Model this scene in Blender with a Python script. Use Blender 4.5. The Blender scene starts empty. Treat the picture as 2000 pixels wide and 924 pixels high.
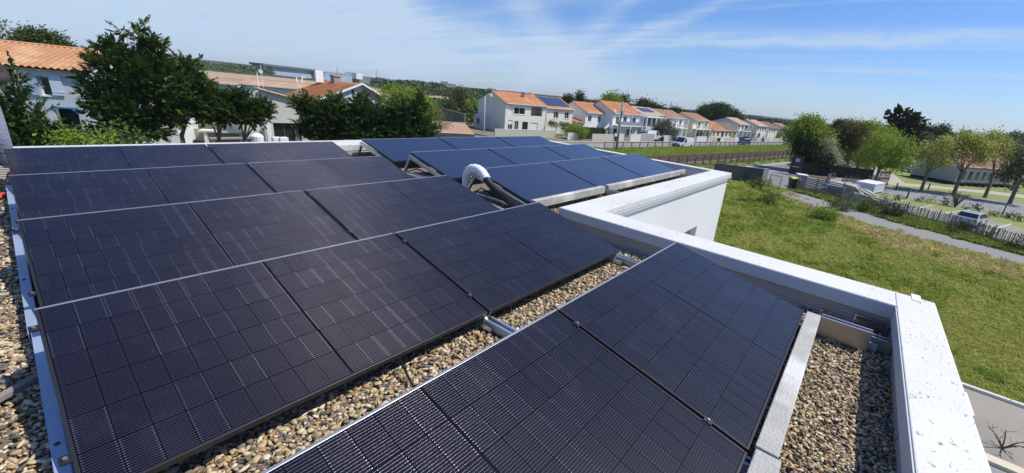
import bpy, math, random
import numpy as np
from mathutils import Vector, Matrix
random.seed(7); rng = np.random.default_rng(7)
sc = bpy.context.scene
col = sc.collection
R = math.radians

# ------------------------------------------------------------------ camera
# world: X runs along the rows of panels, Y up the slope (away), z = 0 on the roof covering
CH = 1.4567
YAW, PITCH, ROLL = 0.94874, -0.32689, 0.10187
fw = Vector((math.sin(YAW)*math.cos(PITCH), math.cos(YAW)*math.cos(PITCH), math.sin(PITCH)))
r0 = Vector((math.cos(YAW), -math.sin(YAW), 0)); u0 = r0.cross(fw)
rt = r0*math.cos(ROLL)+u0*math.sin(ROLL); up = -r0*math.sin(ROLL)+u0*math.cos(ROLL)
cam = bpy.data.cameras.new('camera'); co = bpy.data.objects.new('camera', cam); col.objects.link(co)
m = Matrix((rt, up, -fw)).transposed().to_4x4(); m.translation = (0, 0, CH)
co.matrix_world = m
cam.sensor_width = 36; cam.lens = 36*787.41/2000
cam.shift_x = -92.3/2000; cam.shift_y = -2.7/2000
cam.clip_start = .05; cam.clip_end = 20000
sc.camera = co
sc.view_settings.view_transform = 'Standard'; sc.view_settings.look = 'None'
sc.view_settings.exposure = .18; sc.view_settings.gamma = 1

# ------------------------------------------------------------------ sun and sky
HAZE = True
SUN = Vector((.43, -.53, 1.0)).normalized()
SE = math.asin(SUN.z); SAZ = math.atan2(SUN.x, SUN.y)
sl = bpy.data.lights.new('sun', 'SUN'); sl.energy = 4.3; sl.angle = R(.5); sl.color = (1, .95, .87)
so = bpy.data.objects.new('sun', sl); col.objects.link(so)
so.rotation_euler = SUN.to_track_quat('Z', 'Y').to_euler()
w = bpy.data.worlds.new('World'); sc.world = w; w.use_nodes = True
wn, wl = w.node_tree.nodes, w.node_tree.links; wn.clear()
def N(nt, t, **k):
    n = nt.nodes.new(t)
    for a, v in k.items():
        if a.startswith('i_'): n.inputs[a[2:].replace('_', ' ')].default_value = v
        else: setattr(n, a, v)
    return n
def dirv(az, el):
    az, el = R(az), R(el)
    return Vector((math.sin(az)*math.cos(el), math.cos(az)*math.cos(el), math.sin(el)))
def build_world():
    nt = w.node_tree
    out = N(nt, 'ShaderNodeOutputWorld'); bg = N(nt, 'ShaderNodeBackground'); bg.inputs[1].default_value = .125
    sky = N(nt, 'ShaderNodeTexSky'); sky.sky_type = 'NISHITA'; sky.sun_disc = False
    sky.sun_elevation = SE; sky.sun_rotation = SAZ; sky.air_density = 1.0; sky.dust_density = .45; sky.ozone_density = 2.2
    sky.altitude = 10
    tc = N(nt, 'ShaderNodeTexCoord')
    L = nt.links.new
    sep = N(nt, 'ShaderNodeSeparateXYZ'); L(tc.outputs['Generated'], sep.inputs[0])
    def math_(op, a, b=None, c=None, clamp=False):
        n = N(nt, 'ShaderNodeMath', operation=op, use_clamp=clamp)
        for i, v in enumerate((a, b, c)):
            if v is None: continue
            if isinstance(v, (int, float)): n.inputs[i].default_value = v
            else: L(v, n.inputs[i])
        return n.outputs[0]
    # direction projected on a high flat layer, so clouds lie in perspective
    den = math_('ADD', math_('MAXIMUM', sep.outputs[2], 0.0), .06)
    cx = math_('DIVIDE', sep.outputs[0], den); cy = math_('DIVIDE', sep.outputs[1], den)
    cmb = N(nt, 'ShaderNodeCombineXYZ'); L(cx, cmb.inputs[0]); L(cy, cmb.inputs[1])
    mp = N(nt, 'ShaderNodeMapping'); L(cmb.outputs[0], mp.inputs[0]); mp.inputs['Rotation'].default_value = (0, 0, R(33)); mp.inputs['Scale'].default_value = (.9, .13, 1)
    nz = N(nt, 'ShaderNodeTexNoise', i_Scale=1.0, i_Detail=9.0, i_Roughness=.56, i_Distortion=.55); L(mp.outputs[0], nz.inputs[0])
    rp = N(nt, 'ShaderNodeMapRange'); rp.inputs[1].default_value = .47; rp.inputs[2].default_value = .74; L(nz.outputs[0], rp.inputs[0])
    fine = N(nt, 'ShaderNodeTexNoise', i_Scale=5.0, i_Detail=7.0, i_Roughness=.65); L(mp.outputs[0], fine.inputs[0])
    # wobble for the streaks
    wob = N(nt, 'ShaderNodeTexNoise', i_Scale=7.0, i_Detail=5.0, i_Roughness=.6); L(tc.outputs['Generated'], wob.inputs[0])
    dsp = N(nt, 'ShaderNodeVectorMath', operation='SCALE'); dsp.inputs[3].default_value = .075
    sb = N(nt, 'ShaderNodeVectorMath', operation='SUBTRACT'); L(wob.outputs[1], sb.inputs[0]); sb.inputs[1].default_value = (.5, .5, .5)
    L(sb.outputs[0], dsp.inputs[0])
    ad = N(nt, 'ShaderNodeVectorMath', operation='ADD'); L(tc.outputs['Generated'], ad.inputs[0]); L(dsp.outputs[0], ad.inputs[1])
    def streak(p, q, wid, amp, fade=0.22):
        a, b = p.normalized(), q.normalized(); n = a.cross(b).normalized(); mid = (a+b).normalized()
        half = mid.dot(a)
        d1 = N(nt, 'ShaderNodeVectorMath', operation='DOT_PRODUCT'); L(ad.outputs[0], d1.inputs[0]); d1.inputs[1].default_value = n
        d2 = N(nt, 'ShaderNodeVectorMath', operation='DOT_PRODUCT'); L(tc.outputs['Generated'], d2.inputs[0]); d2.inputs[1].default_value = mid
        e = math_('POWER', math_('DIVIDE', d1.outputs['Value'], wid), 2.0)
        g = math_('EXPONENT', math_('MULTIPLY', e, -1.0))
        mr = N(nt, 'ShaderNodeMapRange'); mr.inputs[1].default_value = half-.03-.25*(1-half); mr.inputs[2].default_value = half+(1-half)*.75
        mr.interpolation_type = 'SMOOTHSTEP'; L(d2.outputs['Value'], mr.inputs[0])
        tex = math_('MULTIPLY_ADD', fine.outputs[0], 2.6, -.4)
        return math_('MULTIPLY', math_('MULTIPLY', g, math_('MULTIPLY', mr.outputs[0], amp)), tex)
    mpb = N(nt, 'ShaderNodeMapping'); L(cmb.outputs[0], mpb.inputs[0]); mpb.inputs['Rotation'].default_value = (0, 0, R(-38)); mpb.inputs['Scale'].default_value = (2.6, .30, 1)
    nzb = N(nt, 'ShaderNodeTexNoise', i_Scale=1.2, i_Detail=10.0, i_Roughness=.66, i_Distortion=.9); L(mpb.outputs[0], nzb.inputs[0])
    rpb = N(nt, 'ShaderNodeMapRange'); rpb.inputs[1].default_value = .50; rpb.inputs[2].default_value = .78; L(nzb.outputs[0], rpb.inputs[0])
    acc = math_('ADD', math_('MULTIPLY', rp.outputs[0], .42), math_('MULTIPLY', rpb.outputs[0], .42))
    for s in [(dirv(62, 7.0), dirv(97, 9.2), .010, .42), (dirv(30, 2.0), dirv(58, 5.5), .035, .45),
              (dirv(44, 12.5), dirv(55, 3.2), .040, .40), (dirv(28, 8.5), dirv(50, 4.4), .030, .45),
              (dirv(55, 5.5), dirv(72, 12.5), .014, .40), (dirv(51, 2.0), dirv(84, 4.5), .016, .25),
              (dirv(-4, 4), dirv(34, 7), .085, .75), (dirv(5, 9), dirv(36, 3.5), .05, .5),
              (dirv(-15, 12), dirv(20, 12), .10, .6), (dirv(50, 3), dirv(60, 12.5), .020, .30)]:
        acc = math_('ADD', acc, streak(*s))
    # pale veil low over the horizon
    hz = math_('EXPONENT', math_('MULTIPLY', math_('MAXIMUM', sep.outputs[2], 0.0), -14.0))
    acc = math_('ADD', acc, math_('MULTIPLY', hz, .34))
    acc = math_('MINIMUM', acc, .92)
    hsv = N(nt, 'ShaderNodeHueSaturation'); hsv.inputs['Saturation'].default_value = 1.08; tint = N(nt, 'ShaderNodeMix', data_type='RGBA', blend_type='MULTIPLY'); tint.inputs[0].default_value = 1; L(sky.outputs[0], tint.inputs[6]); tint.inputs[7].default_value = (.60, .73, 1.0, 1); L(tint.outputs[2], hsv.inputs['Color'])
    mix = N(nt, 'ShaderNodeMix', data_type='RGBA'); L(acc, mix.inputs[0]); L(hsv.outputs[0], mix.inputs[6]); mix.inputs[7].default_value = (3.9, 4.85, 6.1, 1)
    L(mix.outputs[2], bg.inputs[0]); L(bg.outputs[0], out.inputs[0])
build_world()

# ------------------------------------------------------------------ placing helpers (true positions in metres)
CAM = Vector((0, 0, CH))
G = -6.2                                                        # level of the ground below the roof
def ray(x, y): return rt*((x-1092.32)/787.41) + up*(-(y-459.27)/787.41) + fw
def gp(x, y, z=G): v = ray(x, y); return CAM + v*((z-CH)/v.z)   # where a sight line meets a level
def atd(x, y, d): v = ray(x, y); return CAM + v*(d/math.hypot(v.x, v.y))   # at a given ground distance
SU = Vector((math.cos(R(9)), -math.sin(R(9)), 0)); SN = Vector((math.sin(R(9)), math.cos(R(9)), 0))
def st(s, t, z=G): p = SU*s+SN*t; return Vector((p.x, p.y, z))  # street frame: s along the railway, t across

def fp(x, y, A, C):
    """where a sight line meets the upright plane through A and C: distance along it, height over the ground"""
    d = Vector((C.x-A.x, C.y-A.y, 0)).normalized(); n = Vector((-d.y, d.x, 0)); v = ray(x, y); k = n.dot(A-CAM)/n.dot(v); p = CAM+v*k
    return (p-A).dot(d), p.z-G
def tag(o, label=None, cat=None, group=None, kind=None):
    if label: o['label'] = label
    if cat: o['category'] = cat
    if group: o['group'] = group
    if kind: o['kind'] = kind
    return o
def empty(name, loc, rz=0, label=None, cat=None, group=None):
    o = bpy.data.objects.new(name, None); col.objects.link(o); o.location = loc; o.rotation_euler = (0, 0, rz)
    o.empty_display_size = .1
    return tag(o, label, cat, group)
def copy_tree(o, parent=None):
    c = o.copy(); col.objects.link(c); c.parent = parent
    for ch in list(o.children): copy_tree(ch, c)
    return c
def link(name, me, parent=None, loc=None):
    o = bpy.data.objects.new(name, me); col.objects.link(o)
    if parent: o.parent = parent
    if loc is not None: o.location = loc
    return o
def fast(name, V, F, mat, smooth=False):
    """mesh from arrays; F is (n,3) or (n,4)"""
    V = np.asarray(V, np.float32); F = np.asarray(F, np.int32)
    me = bpy.data.meshes.new(name); k = F.shape[1]
    me.vertices.add(len(V)); me.vertices.foreach_set('co', V.ravel())
    me.loops.add(F.size); me.loops.foreach_set('vertex_index', F.ravel())
    me.polygons.add(len(F)); me.polygons.foreach_set('loop_start', np.arange(0, F.size, k, dtype=np.int32))
    try: me.polygons.foreach_set('loop_total', np.full(len(F), k, np.int32))
    except Exception: pass
    me.update(calc_edges=True); me.materials.append(mat)
    if smooth: me.polygons.foreach_set('use_smooth', np.ones(len(F), bool))
    return me
class MB:
    def __init__(s): s.v = []; s.f = []
    def add(s, vs, fs):
        b = len(s.v); s.v += [tuple(v) for v in vs]; s.f += [tuple(i+b for i in f) for f in fs]; return s
    def box(s, x0, x1, y0, y1, z0, z1, M=None):
        vs = [Vector(p) for p in ((x0,y0,z0),(x1,y0,z0),(x1,y1,z0),(x0,y1,z0),(x0,y0,z1),(x1,y0,z1),(x1,y1,z1),(x0,y1,z1))]
        if M is not None: vs = [M @ v for v in vs]
        return s.add(vs, [(0,3,2,1),(4,5,6,7),(0,1,5,4),(1,2,6,5),(2,3,7,6),(3,0,4,7)])
    def bar(s, a, b, w_, h=None, upv=Vector((0,0,1))):
        """rectangular bar from a to b"""
        h = h or w_; a, b = Vector(a), Vector(b); d = (b-a).normalized()
        sd = d.cross(upv)
        sd = Vector((1,0,0)) if sd.length < 1e-4 else sd.normalized()
        u = sd.cross(d)
        vs = [p+sd*i*w_/2+u*j*h/2 for p in (a, b) for i, j in ((-1,-1),(1,-1),(1,1),(-1,1))]
        return s.add(vs, [(0,1,2,3),(7,6,5,4),(0,4,5,1),(1,5,6,2),(2,6,7,3),(3,7,4,0)])
    def tube(s, pts, rs, n=8, caps=True):
        pts = [Vector(p) for p in pts]
        if not isinstance(rs, (list, tuple)): rs = [rs]*len(pts)
        b = len(s.v); pu = None
        for i, p in enumerate(pts):
            d = (pts[min(i+1, len(pts)-1)]-pts[max(i-1, 0)]).normalized()
            if pu is None: pu = d.orthogonal().normalized()
            pu = (pu - d*pu.dot(d)).normalized(); q = d.cross(pu)
            for k in range(n):
                a = 2*math.pi*k/n; s.v.append(tuple(p+(pu*math.cos(a)+q*math.sin(a))*rs[i]))
        for i in range(len(pts)-1):
            for k in range(n):
                a0 = b+i*n+k; a1 = b+i*n+(k+1) % n; s.f.append((a0, a1, a1+n, a0+n))
        if caps:
            s.f.append(tuple(b+k for k in range(n))[::-1]); s.f.append(tuple(b+(len(pts)-1)*n+k for k in range(n)))
        return s
    def prism(s, poly, y0, y1, M=None):
        """poly of (x,z) extruded along y"""
        n = len(poly); vs = [Vector((x, y0, z)) for x, z in poly]+[Vector((x, y1, z)) for x, z in poly]
        if M is not None: vs = [M @ v for v in vs]
        return s.add(vs, [tuple(range(n)), tuple(range(2*n-1, n-1, -1))]+[(i, i+n, (i+1) % n+n, (i+1) % n) for i in range(n)])
    def mesh(s, name, mat, smooth=False, fix=True):
        me = bpy.data.meshes.new(name); me.from_pydata(s.v, [], s.f); me.materials.append(mat)
        if fix:
            import bmesh
            bm = bmesh.new(); bm.from_mesh(me); bmesh.ops.recalc_face_normals(bm, faces=bm.faces); bm.to_mesh(me); bm.free()
        if smooth: me.polygons.foreach_set('use_smooth', np.ones(len(me.polygons), bool))
        me.update(); return me
    def build(s, name, mat, parent=None, smooth=False, bevel=0, loc=None):
        o = link(name, s.mesh(name, mat, smooth), parent, loc)
        if bevel:
            b = o.modifiers.new('bevel', 'BEVEL'); b.width = bevel; b.segments = 2; b.limit_method = 'ANGLE'
        return o

# ------------------------------------------------------------------ materials
MATS = {}
def mat(name, c, rough=.8, c2=None, scale=6., amt=.5, metal=0., bump=0., bscale=None, spec=.5, coat=0., detail=5., c3=None, stretch=None, obj=True):
    """plain procedural material: two or three colours mixed by noise, with bump"""
    if name in MATS: return MATS[name]
    mt = bpy.data.materials.new(name); mt.use_nodes = True; nt = mt.node_tree; L = nt.links.new
    p = nt.nodes['Principled BSDF']; p.inputs['Roughness'].default_value = rough; p.inputs['Metallic'].default_value = metal
    p.inputs['Specular IOR Level'].default_value = spec; p.inputs['Coat Weight'].default_value = coat
    tc = N(nt, 'ShaderNodeTexCoord'); src = tc.outputs['Object']
    if stretch:
        mp = N(nt, 'ShaderNodeMapping'); mp.inputs['Scale'].default_value = stretch; L(src, mp.inputs[0]); src = mp.outputs[0]
    c = (*c, 1)
    if c2 is not None:
        nz = N(nt, 'ShaderNodeTexNoise', i_Scale=scale, i_Detail=detail, i_Roughness=.62); L(src, nz.inputs[0])
        cr = N(nt, 'ShaderNodeValToRGB'); L(nz.outputs[0], cr.inputs[0])
        e = cr.color_ramp.elements; e[0].position = .5-amt*.4; e[1].position = .5+amt*.4; e[0].color = c; e[1].color = (*c2, 1)
        o = cr.outputs[0]
        if c3 is not None:
            n2 = N(nt, 'ShaderNodeTexNoise', i_Scale=scale*.23, i_Detail=4.); L(src, n2.inputs[0])
            mr = N(nt, 'ShaderNodeMapRange'); mr.inputs[1].default_value = .5; mr.inputs[2].default_value = .66; L(n2.outputs[0], mr.inputs[0])
            mx = N(nt, 'ShaderNodeMix', data_type='RGBA'); L(mr.outputs[0], mx.inputs[0]); L(o, mx.inputs[6]); mx.inputs[7].default_value = (*c3, 1); o = mx.outputs[2]
        L(o, p.inputs['Base Color'])
    else: p.inputs['Base Color'].default_value = c
    if bump:
        nb = N(nt, 'ShaderNodeTexNoise', i_Scale=bscale or scale*4, i_Detail=6.); L(src, nb.inputs[0])
        bp = N(nt, 'ShaderNodeBump', i_Strength=bump, i_Distance=.02); L(nb.outputs[0], bp.inputs['Height']); L(bp.outputs[0], p.inputs['Normal'])
    MATS[name] = mt; return mt
def leafmat(name, cols, rough=.75, trans=.3):
    """leaf material: colour differs from leaf to leaf"""
    if name in MATS: return MATS[name]
    mt = bpy.data.materials.new(name); mt.use_nodes = True; nt = mt.node_tree; L = nt.links.new
    p = nt.nodes['Principled BSDF']; out = nt.nodes['Material Output']
    p.inputs['Roughness'].default_value = rough; p.inputs['Specular IOR Level'].default_value = .25
    g = N(nt, 'ShaderNodeNewGeometry'); cr = N(nt, 'ShaderNodeValToRGB'); L(g.outputs['Random Per Island'], cr.inputs[0])
    e = cr.color_ramp.elements
    while len(e) < len(cols): e.new(.5)
    for i, c in enumerate(cols): e[i].position = i/(len(cols)-1); e[i].color = (*c, 1)
    L(cr.outputs[0], p.inputs['Base Color'])
    if trans:
        t = N(nt, 'ShaderNodeBsdfTranslucent'); h = N(nt, 'ShaderNodeHueSaturation'); h.inputs['Value'].default_value = 1.5; h.inputs['Hue'].default_value = .49
        L(cr.outputs[0], h.inputs['Color']); L(h.outputs[0], t.inputs[0])
        mx = N(nt, 'ShaderNodeMixShader'); mx.inputs[0].default_value = trans; L(p.outputs[0], mx.inputs[1]); L(t.outputs[0], mx.inputs[2]); L(mx.outputs[0], out.inputs[0])
    MATS[name] = mt; return mt
ALU = mat('aluminium', (.62,.64,.67), .33, (.5,.53,.57), 3, metal=.85)
ALUB = mat('anodised rail', (.42,.50,.62), .42, (.36,.45,.58), 2, metal=.35)
STEEL = mat('galvanised steel', (.50,.48,.44), .38, (.36,.33,.29), 5, metal=.8, amt=.9)
DARK = mat('dark recess', (.012,.012,.014), .8)
BLACK = mat('black plastic', (.015,.015,.017), .45)
WHITE = mat('white paint', (.78,.78,.77), .55, (.70,.70,.69), 1.5)
RENDER = mat('white render', (.74,.735,.725), .9, (.68,.675,.66), .5, bump=.15, bscale=60, c3=(.71,.705,.69))
CONC = mat('pale concrete', (.50,.49,.46), .9, (.34,.33,.29), 9, amt=1.1, bump=.5, bscale=70, c3=(.66,.65,.62))
ASPH = mat('asphalt', (.165,.165,.165), .95, (.225,.22,.215), 5, amt=1, bump=.3, bscale=60, c3=(.20,.197,.19))
WOODG = mat('weathered wood', (.30,.27,.23), .9, (.17,.15,.13), 8, amt=1)
PALEWOOD = mat('pale timber', (.52,.49,.43), .9, (.36,.33,.28), 7, amt=1)

# ================================================================== OUR BUILDING
def coping_mat():
    mt = bpy.data.materials.new('coping paint'); mt.use_nodes = True; nt = mt.node_tree; L = nt.links.new
    p = nt.nodes['Principled BSDF']; p.inputs['Roughness'].default_value = .6
    tc = N(nt, 'ShaderNodeTexCoord')
    def spots(scale, lo, hi, colr, prev, st_=(1,1,1), clus=2.2, c0=.5, c1=.6, rot=0):
        mp = N(nt, 'ShaderNodeMapping'); mp.inputs['Scale'].default_value = st_; mp.inputs['Rotation'].default_value = (0, 0, rot); L(tc.outputs['Object'], mp.inputs[0])
        nz = N(nt, 'ShaderNodeTexNoise', i_Scale=scale, i_Detail=3., i_Roughness=.6); L(mp.outputs[0], nz.inputs[0])
        mr = N(nt, 'ShaderNodeMapRange'); mr.inputs[1].default_value = lo; mr.inputs[2].default_value = hi; L(nz.outputs[0], mr.inputs[0])
        n2 = N(nt, 'ShaderNodeTexNoise', i_Scale=clus, i_Detail=2.); L(tc.outputs['Object'], n2.inputs[0])
        m2 = N(nt, 'ShaderNodeMapRange'); m2.inputs[1].default_value = c0; m2.inputs[2].default_value = c1; L(n2.outputs[0], m2.inputs[0])
        mu = N(nt, 'ShaderNodeMath', operation='MULTIPLY'); L(mr.outputs[0], mu.inputs[0]); L(m2.outputs[0], mu.inputs[1])
        mx = N(nt, 'ShaderNodeMix', data_type='RGBA'); L(mu.outputs[0], mx.inputs[0])
        if prev is None: mx.inputs[6].default_value = (.66, .655, .615, 1)
        else: L(prev, mx.inputs[6])
        mx.inputs[7].default_value = (*colr, 1); return mx.outputs[2]
    o = spots(1.6, .45, .8, (.60,.59,.545), None, c0=.3, c1=.5)
    o = spots(60, .625, .66, (.07,.07,.068), o, (.55,1,1), 2.6, .50, .62, .5)
    o = spots(34, .635, .67, (.10,.10,.097), o, (.4,1,1), 1.7, .47, .60, .5)
    o = spots(95, .63, .69, (.16,.16,.155), o, (.7,1,1), 3.6, .45, .62, .3)
    o = spots(22, .62, .66, (.36,.25,.07), o, (.8,1,1), 1.3, .55, .62)
    L(o, p.inputs['Base Color']); return mt
COP = coping_mat()
def membrane_mat():
    mt = mat('roofing membrane', (.50,.46,.41), .6, (.38,.355,.32), 4, amt=1.0, metal=.15, stretch=(1,1,6)); return mt
MEMB = membrane_mat()
BX0, BX1, BX2 = -3.4, 4.20, 9.90          # west face, long east face, wing east face
BY0, BY1, BY2 = -.74, 2.38, 8.65          # south face, wing south face, north face
ZT = .20                                   # top of the coping
bld = empty('flat_roofed_building', (3, 3, G), 0, 'white rendered flat roofed building with solar panels and gravel on top', 'building')
def part(mb, name, m_, parent, **k):
    o = mb.build(name, m_, parent, **k); o.matrix_parent_inverse = Matrix.Translation(-parent.location) if parent.rotation_euler[2] == 0 else parent.matrix_world.inverted(); return o
# roof deck: two rectangles
part(MB().box(BX0+.1, BX1-.1, BY0+.1, BY2-.1, -.35, -.11).box(BX1-.1, BX2-.1, BY1+.1, BY2-.1, -.35, -.11), 'roof_deck', mat('bitumen', (.05,.047,.043), .9, (.09,.085,.07), 8), bld)
# outer walls with a window hole in the wing's south wall
def walls():
    o = part(MB().box(BX0+.04, BX0+.24, BY0+.04, BY2-.04, G-.2, .12).box(BX0+.24, BX1-.05, BY0+.04, BY0+.22, G-.2, .12)
         .box(BX0+.24, BX2-.05, BY2-.24, BY2-.04, G-.2, .12), 'wall', RENDER, bld)
    part(MB().box(BX1-.25, BX1-.05, BY0+.22, BY1+.05, G-.2, .12), 'wall', RENDER, bld)
    wx0, wx1, wz0, wz1 = 7.55, 8.28, -2.4, -.79
    wl_ = MB().box(BX1-.25, wx0, BY1+.05, BY1+.25, G-.2, .12).box(wx1, BX2-.05, BY1+.05, BY1+.25, G-.2, .12)
    wl_.box(wx0, wx1, BY1+.05, BY1+.25, wz1, .12).box(wx0, wx1, BY1+.05, BY1+.25, G-.2, wz0)
    part(wl_, 'wall', RENDER, bld)
    part(MB().box(BX2-.25, BX2-.05, BY1+.25, BY2-.24, G-.2, .12), 'wall', RENDER, bld)
    wn_ = part(MB().box(wx0, wx0+.06, BY1+.17, BY1+.22, wz0, wz1).box(wx1-.06, wx1, BY1+.17, BY1+.22, wz0, wz1)
         .box(wx0+.06, wx1-.06, BY1+.17, BY1+.22, wz1-.06, wz1).box(wx0+.06, wx1-.06, BY1+.17, BY1+.22, wz0, wz0+.06), 'window', mat('grey recess shade frame', (.35,.35,.36), .6), bld)
    pn = MB().box(wx0+.06, wx1-.06, BY1+.185, BY1+.2, wz0+.06, wz1-.06).build('pane', mat('grey recess shade', (.42,.42,.43), .7), wn_)  # grey pane carries the shade of the window recess in its colour
walls()
# drip band: small groove and thin shadow line below the wing coping
def copings():
    def c(x0, x1, y0, y1, z=ZT, h=.115):
        part(MB().box(x0, x1, y0, y1, z-h, z), 'coping', COP, bld, bevel=.006)
    c(BX0, BX1-.002, BY0, -.485)                               # south, nearest the camera, first piece
    c(3.85, BX1, -.483, 1.9); c(3.85, BX1-.0, 1.902, BY1-.0)    # long east side
    c(3.85, 6.6, BY1+.002, 2.80, h=.08); c(6.602, BX2, BY1+.002, 2.80, h=.08)
    c(9.68, BX2, 2.802, 5.9); c(9.68, BX2, 5.902, BY2)
    c(BX0, 3.2, 8.02, BY2); c(3.202, 9.678, 8.02, BY2)
    c(BX0, BX0+.3, -.483, 8.018)
    # lower outer drip ledge on the long side and overlap plate at its end
    part(MB().box(BX1+.002, BX1+.055, BY0+.10, BY1-.08, ZT-.10, ZT-.018), 'drip_ledge', WHITE, bld)
    part(MB().box(BX1-.10, BX1+.062, BY0+.09, BY0+.15, ZT+.001, ZT+.005), 'cover_plate', WHITE, bld)
    part(MB().box(4.27, BX2+.008, BY1-.012, BY1-.0, ZT-.115, ZT-.083), 'drip_ledge', mat('grey flashing', (.50,.52,.55), .5), bld)
copings()
# inner face of the parapets: membrane with fine level ridges, a joint every 1.5 m
def upstand(a, b, nrm, n=7):
    """a,b ends at the roof, ridged sheet facing nrm"""
    a, b = Vector(a), Vector(b); nrm = Vector(nrm); mb = MB(); z0, z1 = -.10, ZT-.115
    prof = []
    for i in range(n*4+1):
        t = i/(n*4); prof.append((.0022*math.sin(t*n*2*math.pi), z0+(z1-z0)*t))
    L_ = (b-a).length; k = max(1, int(L_/1.3)); vs = []; 
    for j in range(k):
        p0 = a+(b-a)*(j/k); p1 = a+(b-a)*((j+1)/k) - (b-a).normalized()*.012
        bidx = len(mb.v)
        for o_, z in prof:
            for p in (p0, p1): mb.v.append(tuple(p+nrm*(o_+.02)+Vector((0,0,z))))
        for i in range(len(prof)-1): mb.f.append((bidx+2*i, bidx+2*i+1, bidx+2*i+3, bidx+2*i+2))
    part(mb, 'upstand_sheet', MEMB, bld)
    q = MB(); c = (a+b)/2
    lo = Vector((min(a.x, b.x), min(a.y, b.y), 0)); hi = Vector((max(a.x, b.x), max(a.y, b.y), 0))
    if abs(nrm.x) > .5: q.box(min(lo.x, lo.x-nrm.x*.06), max(lo.x, lo.x-nrm.x*.06), lo.y, hi.y, -.3, ZT-.12)
    else: q.box(lo.x, hi.x, min(lo.y, lo.y-nrm.y*.06), max(lo.y, lo.y-nrm.y*.06), -.3, ZT-.12)
    part(q, 'upstand', mat('upstand primer', (.10,.10,.105), .8), bld)
upstand((3.90, -.52, 0), (3.90, 2.84, 0), (-1, 0, 0))
upstand((BX0+.3, -.53, 0), (3.86, -.53, 0), (0, 1, 0), 2)
upstand((3.90, 2.84, 0), (9.72, 2.84, 0), (0, 1, 0))
upstand((9.72, 2.84, 0), (9.72, 8.0, 0), (-1, 0, 0))
upstand((BX0+.3, 7.98, 0), (9.7, 7.98, 0), (0, -1, 0))
upstand((BX0+.3, -.5, 0), (BX0+.3, 8.0, 0), (1, 0, 0))
# flashing strip under the coping, inside
part(MB().box(3.842, 3.848, -.476, 2.80, ZT-.112, ZT-.006).box(BX0+.3, 3.84, -.483, -.477, ZT-.112, ZT-.006), 'flashing', mat('grey flashing 2', (.50,.52,.56), .5), bld)
# small rendered canopy with a glass front on the south wall, below the coping
cb = MB().box(5.0, 5.9, BY0-.42, BY0+.03, -1.62, -1.56)
def canopy():
    e = empty('wall_canopy', (2.95, BY0+.03, -.05), 0, 'small white boxed canopy fixed to the wall below the parapet corner', 'canopy')
    x0, x1, y0, y1 = 0, .26, -.155, 0
    M2 = WHITE
    MB().box(x0, x0+.03, y0, y1, -.12, .05).box(x1-.03, x1, y0, y1, -.12, .05).box(x0+.03, x1-.03, y0, y0+.03, -.12, .05).build('frame', M2, e)
    MB().box(x0+.03, x1-.03, y0+.03, y1, .0, .01).build('panel', mat('canopy sheet', (.42,.40,.36), .6), e)
canopy()

# ------------------------------------------------------------------ roof gravel (uncountable pebbles)
def scatter_gn(name, pts, rots, scl, protos, parent=None):
    """one object that instances proto meshes on points through geometry nodes"""
    V = np.asarray(pts, np.float32); me = bpy.data.meshes.new(name); me.vertices.add(len(V)); me.vertices.foreach_set('co', V.ravel())
    at = me.attributes.new('rot', 'FLOAT_VECTOR', 'POINT'); at.data.foreach_set('vector', np.asarray(rots, np.float32).ravel())
    at = me.attributes.new('scl', 'FLOAT_VECTOR', 'POINT'); at.data.foreach_set('vector', np.asarray(scl, np.float32).ravel())
    at = me.attributes.new('idx', 'INT', 'POINT'); at.data.foreach_set('value', rng.integers(0, len(protos), len(V)).astype(np.int32))
    me.update(); o = link(name, me, parent)
    ng = bpy.data.node_groups.new(name, 'GeometryNodeTree')
    ng.interface.new_socket('Geometry', in_out='INPUT', socket_type='NodeSocketGeometry'); ng.interface.new_socket('Geometry', in_out='OUTPUT', socket_type='NodeSocketGeometry')
    gi = ng.nodes.new('NodeGroupInput'); go = ng.nodes.new('NodeGroupOutput'); ip = ng.nodes.new('GeometryNodeInstanceOnPoints')
    mp = ng.nodes.new('GeometryNodeMeshToPoints'); L = ng.links.new
    L(gi.outputs[0], mp.inputs[0]); L(mp.outputs[0], ip.inputs['Points'])
    gti = ng.nodes.new('GeometryNodeGeometryToInstance')
    for pme in reversed(protos):
        oi = ng.nodes.new('GeometryNodeObjectInfo'); oi.inputs[0].default_value = pme; oi.transform_space = 'ORIGINAL'
        L(oi.outputs['Geometry'], gti.inputs[0])
    L(gti.outputs[0], ip.inputs['Instance']); ip.inputs['Pick Instance'].default_value = True
    def attr(n, t):
        a = ng.nodes.new('GeometryNodeInputNamedAttribute'); a.data_type = t; a.inputs[0].default_value = n
        return [q for q in a.outputs if q.enabled and q.name == 'Attribute'][0]
    L(attr('idx', 'INT'), ip.inputs['Instance Index'])
    e2r = ng.nodes.new('FunctionNodeEulerToRotation'); L(attr('rot', 'FLOAT_VECTOR'), e2r.inputs[0]); L(e2r.outputs[0], ip.inputs['Rotation'])
    L(attr('scl', 'FLOAT_VECTOR'), ip.inputs['Scale']); L(ip.outputs[0], go.inputs[0])
    md = o.modifiers.new('scatter', 'NODES'); md.node_group = ng
    return o
def ico(sub=1):
    import bmesh
    bm = bmesh.new(); bmesh.ops.create_icosphere(bm, subdivisions=sub, radius=1.0)
    V = np.array([v.co for v in bm.verts]); F = np.array([[v.index for v in f.verts] for f in bm.faces]); bm.free(); return V, F
IV, IF = ico(2)
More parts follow.
